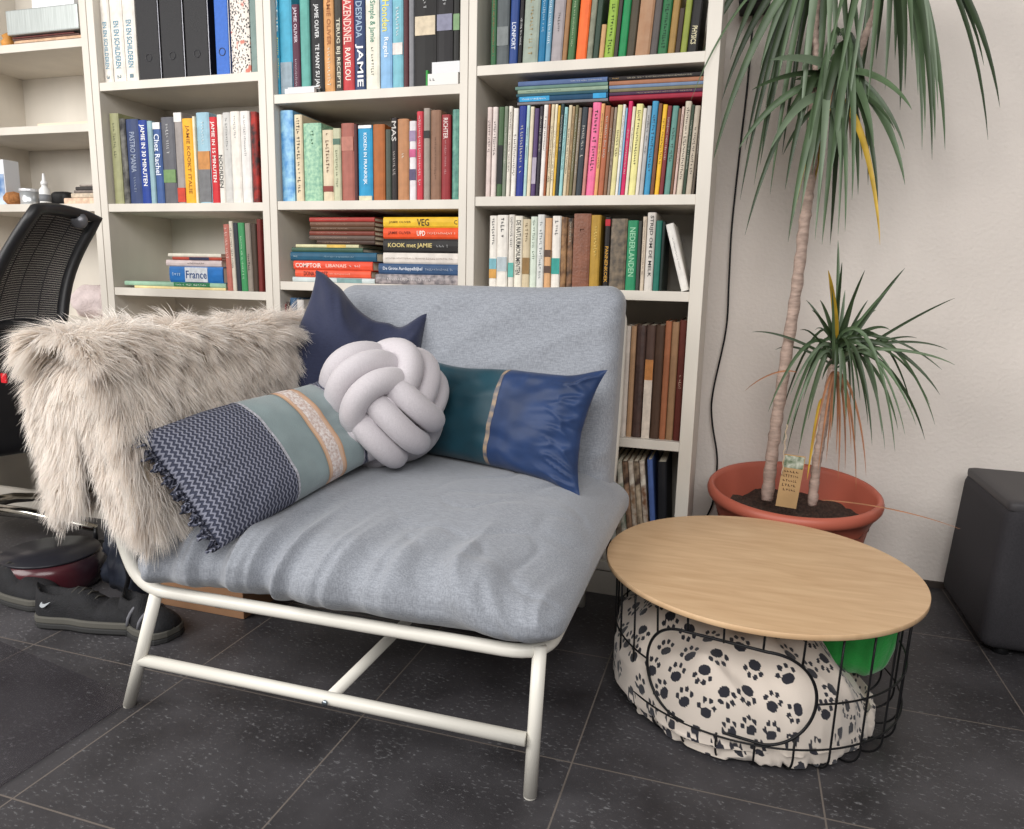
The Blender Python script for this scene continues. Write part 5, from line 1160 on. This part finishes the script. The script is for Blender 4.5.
def shoe(name, label, loc, rz, col, length=.29, swoosh=False, lace=True):
    t = thing(name, label, 'shoe', loc, 'shoes beside the chair'); t.rotation_euler.z = rz; L_ = length
    def section(u):   # half width, sole offset
        w = .037+.010*math.sin(u*PI*.9)-.006*math.exp(-((u-.35)/.12)**2); 
        if u < .08: w *= (max(0,u/.08))**.5*.65+.35
        if u > .86: w *= math.sqrt(max(0.02, 1-((u-.86)/.14)**2))
        return w
    def hgt(u):
        if u < .3: return .078-.012*(u/.3)
        if u < .62: return .066-.030*smooth((u-.3)/.32)+.012*math.sin((u-.3)/.32*PI)
        return .045*math.sqrt(max(.05, 1-((u-.62)/.39)**2))
    n, m = 36, 20; V = []; Fs = []
    for i in range(n+1):
        u_ = i/n; w = section(u_); h_ = hgt(u_)
        for k in range(m+1):
            a = PI*k/m; V.append((u_*L_, w*math.cos(a)*(1-.12*math.sin(a)), .026+h_*math.sin(a)**.7*(1 if not (u_ < .3) else (1-.45*math.exp(-((a-PI/2)/.45)**2)*smooth((.3-u_)/.1)*smooth(u_/.05)))))
    for i in range(n):
        for k in range(m): Fs.append((i*(m+1)+k, (i+1)*(m+1)+k, (i+1)*(m+1)+k+1, i*(m+1)+k+1))
    arr_mesh('upper', np.array(V), Fs, mat('shoe_knit', col, .8, var=.25, scale=60, bump=.6, bscale=300), t)
    q = MB(); ring_ = []
    for i in range(25): u_ = i/24; ring_.append((u_*L_*1.015-.002, section(min(u_, .99))*1.10+.002))
    for i in range(24, -1, -1): u_ = i/24; ring_.append((u_*L_*1.015-.002, -section(min(u_, .99))*1.10-.002))
    q.prism(ring_, .0005, .014); q.build('sole', cm((58,58,58), .7), t, bevel=.003); q = MB(); q.prism([(x, y*.98) for x, y in ring_], .0142, .031); q.build('midsole', cm((96,94,88), .6), t, bevel=.003)
    if lace:
        for k in range(4):
            u_ = .36+.06*k; w = section(u_)*.42; zt = .026+hgt(u_)*.985; q = MB(); q.tube([(u_*L_-.004, -w, zt-.006), (u_*L_+.002, 0, zt+.003), (u_*L_+.006, w, zt-.006)], .0022, 6); q.build('lace', cm((70,68,64), .8), t)
    if swoosh:
        q = MB(); up_ = [(0,0),(.004,.0075),(.0075,.010),(.007,.005),(.012,.0035),(.030,.011)]; lo = [(.030,.011),(.013,-.0035),(.006,-.006),(.001,-.004)]
        pl_ = up_+lo[1:]; vs = [(.035+x, -section(.15)-.0012+.0, .062+y) for x, y in pl_]; q.add(vs, [tuple(range(len(vs)))]); o = q.build('side_mark', cm((200,205,210), .5), t); s_ = o.modifiers.new('s', 'SOLIDIFY'); s_.thickness = .002
    return t
shoe('sneaker', 'black running shoe with white side mark, under the fur throw', (-1.675, 1.325, .0045), .20, (24,24,28), .30, True)
shoe('sneaker', 'dark shoe toe at the left photo edge under office chair', (-1.98, 1.42, .003), -.1, (22,22,26), .27)
sd0 = shoe('sandal', 'small grey black strapped shoe between running shoe and chair leg', (-1.455, 1.385, 0), -.15, (38,38,44), .17, lace=False)
for u_ in (.35, .58):
    q = MB(); q.tube([(.17*u_+.01*math.sin(k*.4), -.044*math.cos(PI*k/12), .030+(.052 if u_ < .5 else .044)*math.sin(PI*k/12)**.7) for k in range(13)], .004, 8); q.build('strap', cm((120,120,126), .6), sd0)
def crumple(name, label, cat, loc, dims, mt, seed, n=(26,26,22)):
    def f(V):
        out = V.copy()
        for i, (x, y, z_) in enumerate(V):
            k = 1+.28*noise.noise(Vector((x*9+seed, y*9, z_*9)))+.12*(1-abs(noise.noise(Vector((x*22, y*22+seed, z_*22))))*3); out[i] = (x*k, y*k, max(-dims[2]/2, z_*k)+dims[2]/2)
        return out
    t = thing(name, label, cat, loc); V, Fc = soft_box(*dims, min(dims)*.35, n, f); arr_mesh('fabric_body', V, Fc, mt, t); return t
t = crumple('cloth_bag', 'crumpled blue black nylon bag behind the running shoe', 'bag', (-1.61, 1.60, 0), (.19,.16,.22), mat('nylon_navy', (34,38,48), .35, var=.3, scale=14, bump=.5, bscale=40), 2)
q = MB(); q.tube(catmull([(.02,-.1,.2),(.06,-.13,.16),(.08,-.13,.09),(.05,-.12,.03)], 5), .006, 8); q.build('strap', BKM, t)
cb = thing('cardboard_box', 'brown cardboard box on the floor under the chair', 'box', (-1.345, 1.62, 0))
CB = mat('corrugated_card', (150,112,82), .85, var=.08, scale=10)
q = MB(); q.box(-.135, .15, -.11, .13, 0, .125); q.build('carton', CB, cb, bevel=.002)
q = MB(); q.box(-.133, .148, -.002, .002, .1252, .127); q.build('top_flap', cm((170,132,98), .8), cb)
q = MB()
for x0_, x1_, z0_, z1_ in ((.06,.062,.02,.05),(.074,.076,.02,.05),(.06,.076,.02,.022),(.06,.076,.048,.05),(.02,.045,.03,.033)): q.box(x0_, x1_, -.1106, -.11, z0_, z1_)
q.build('printed_mark', cm((60,44,34), .8), cb)
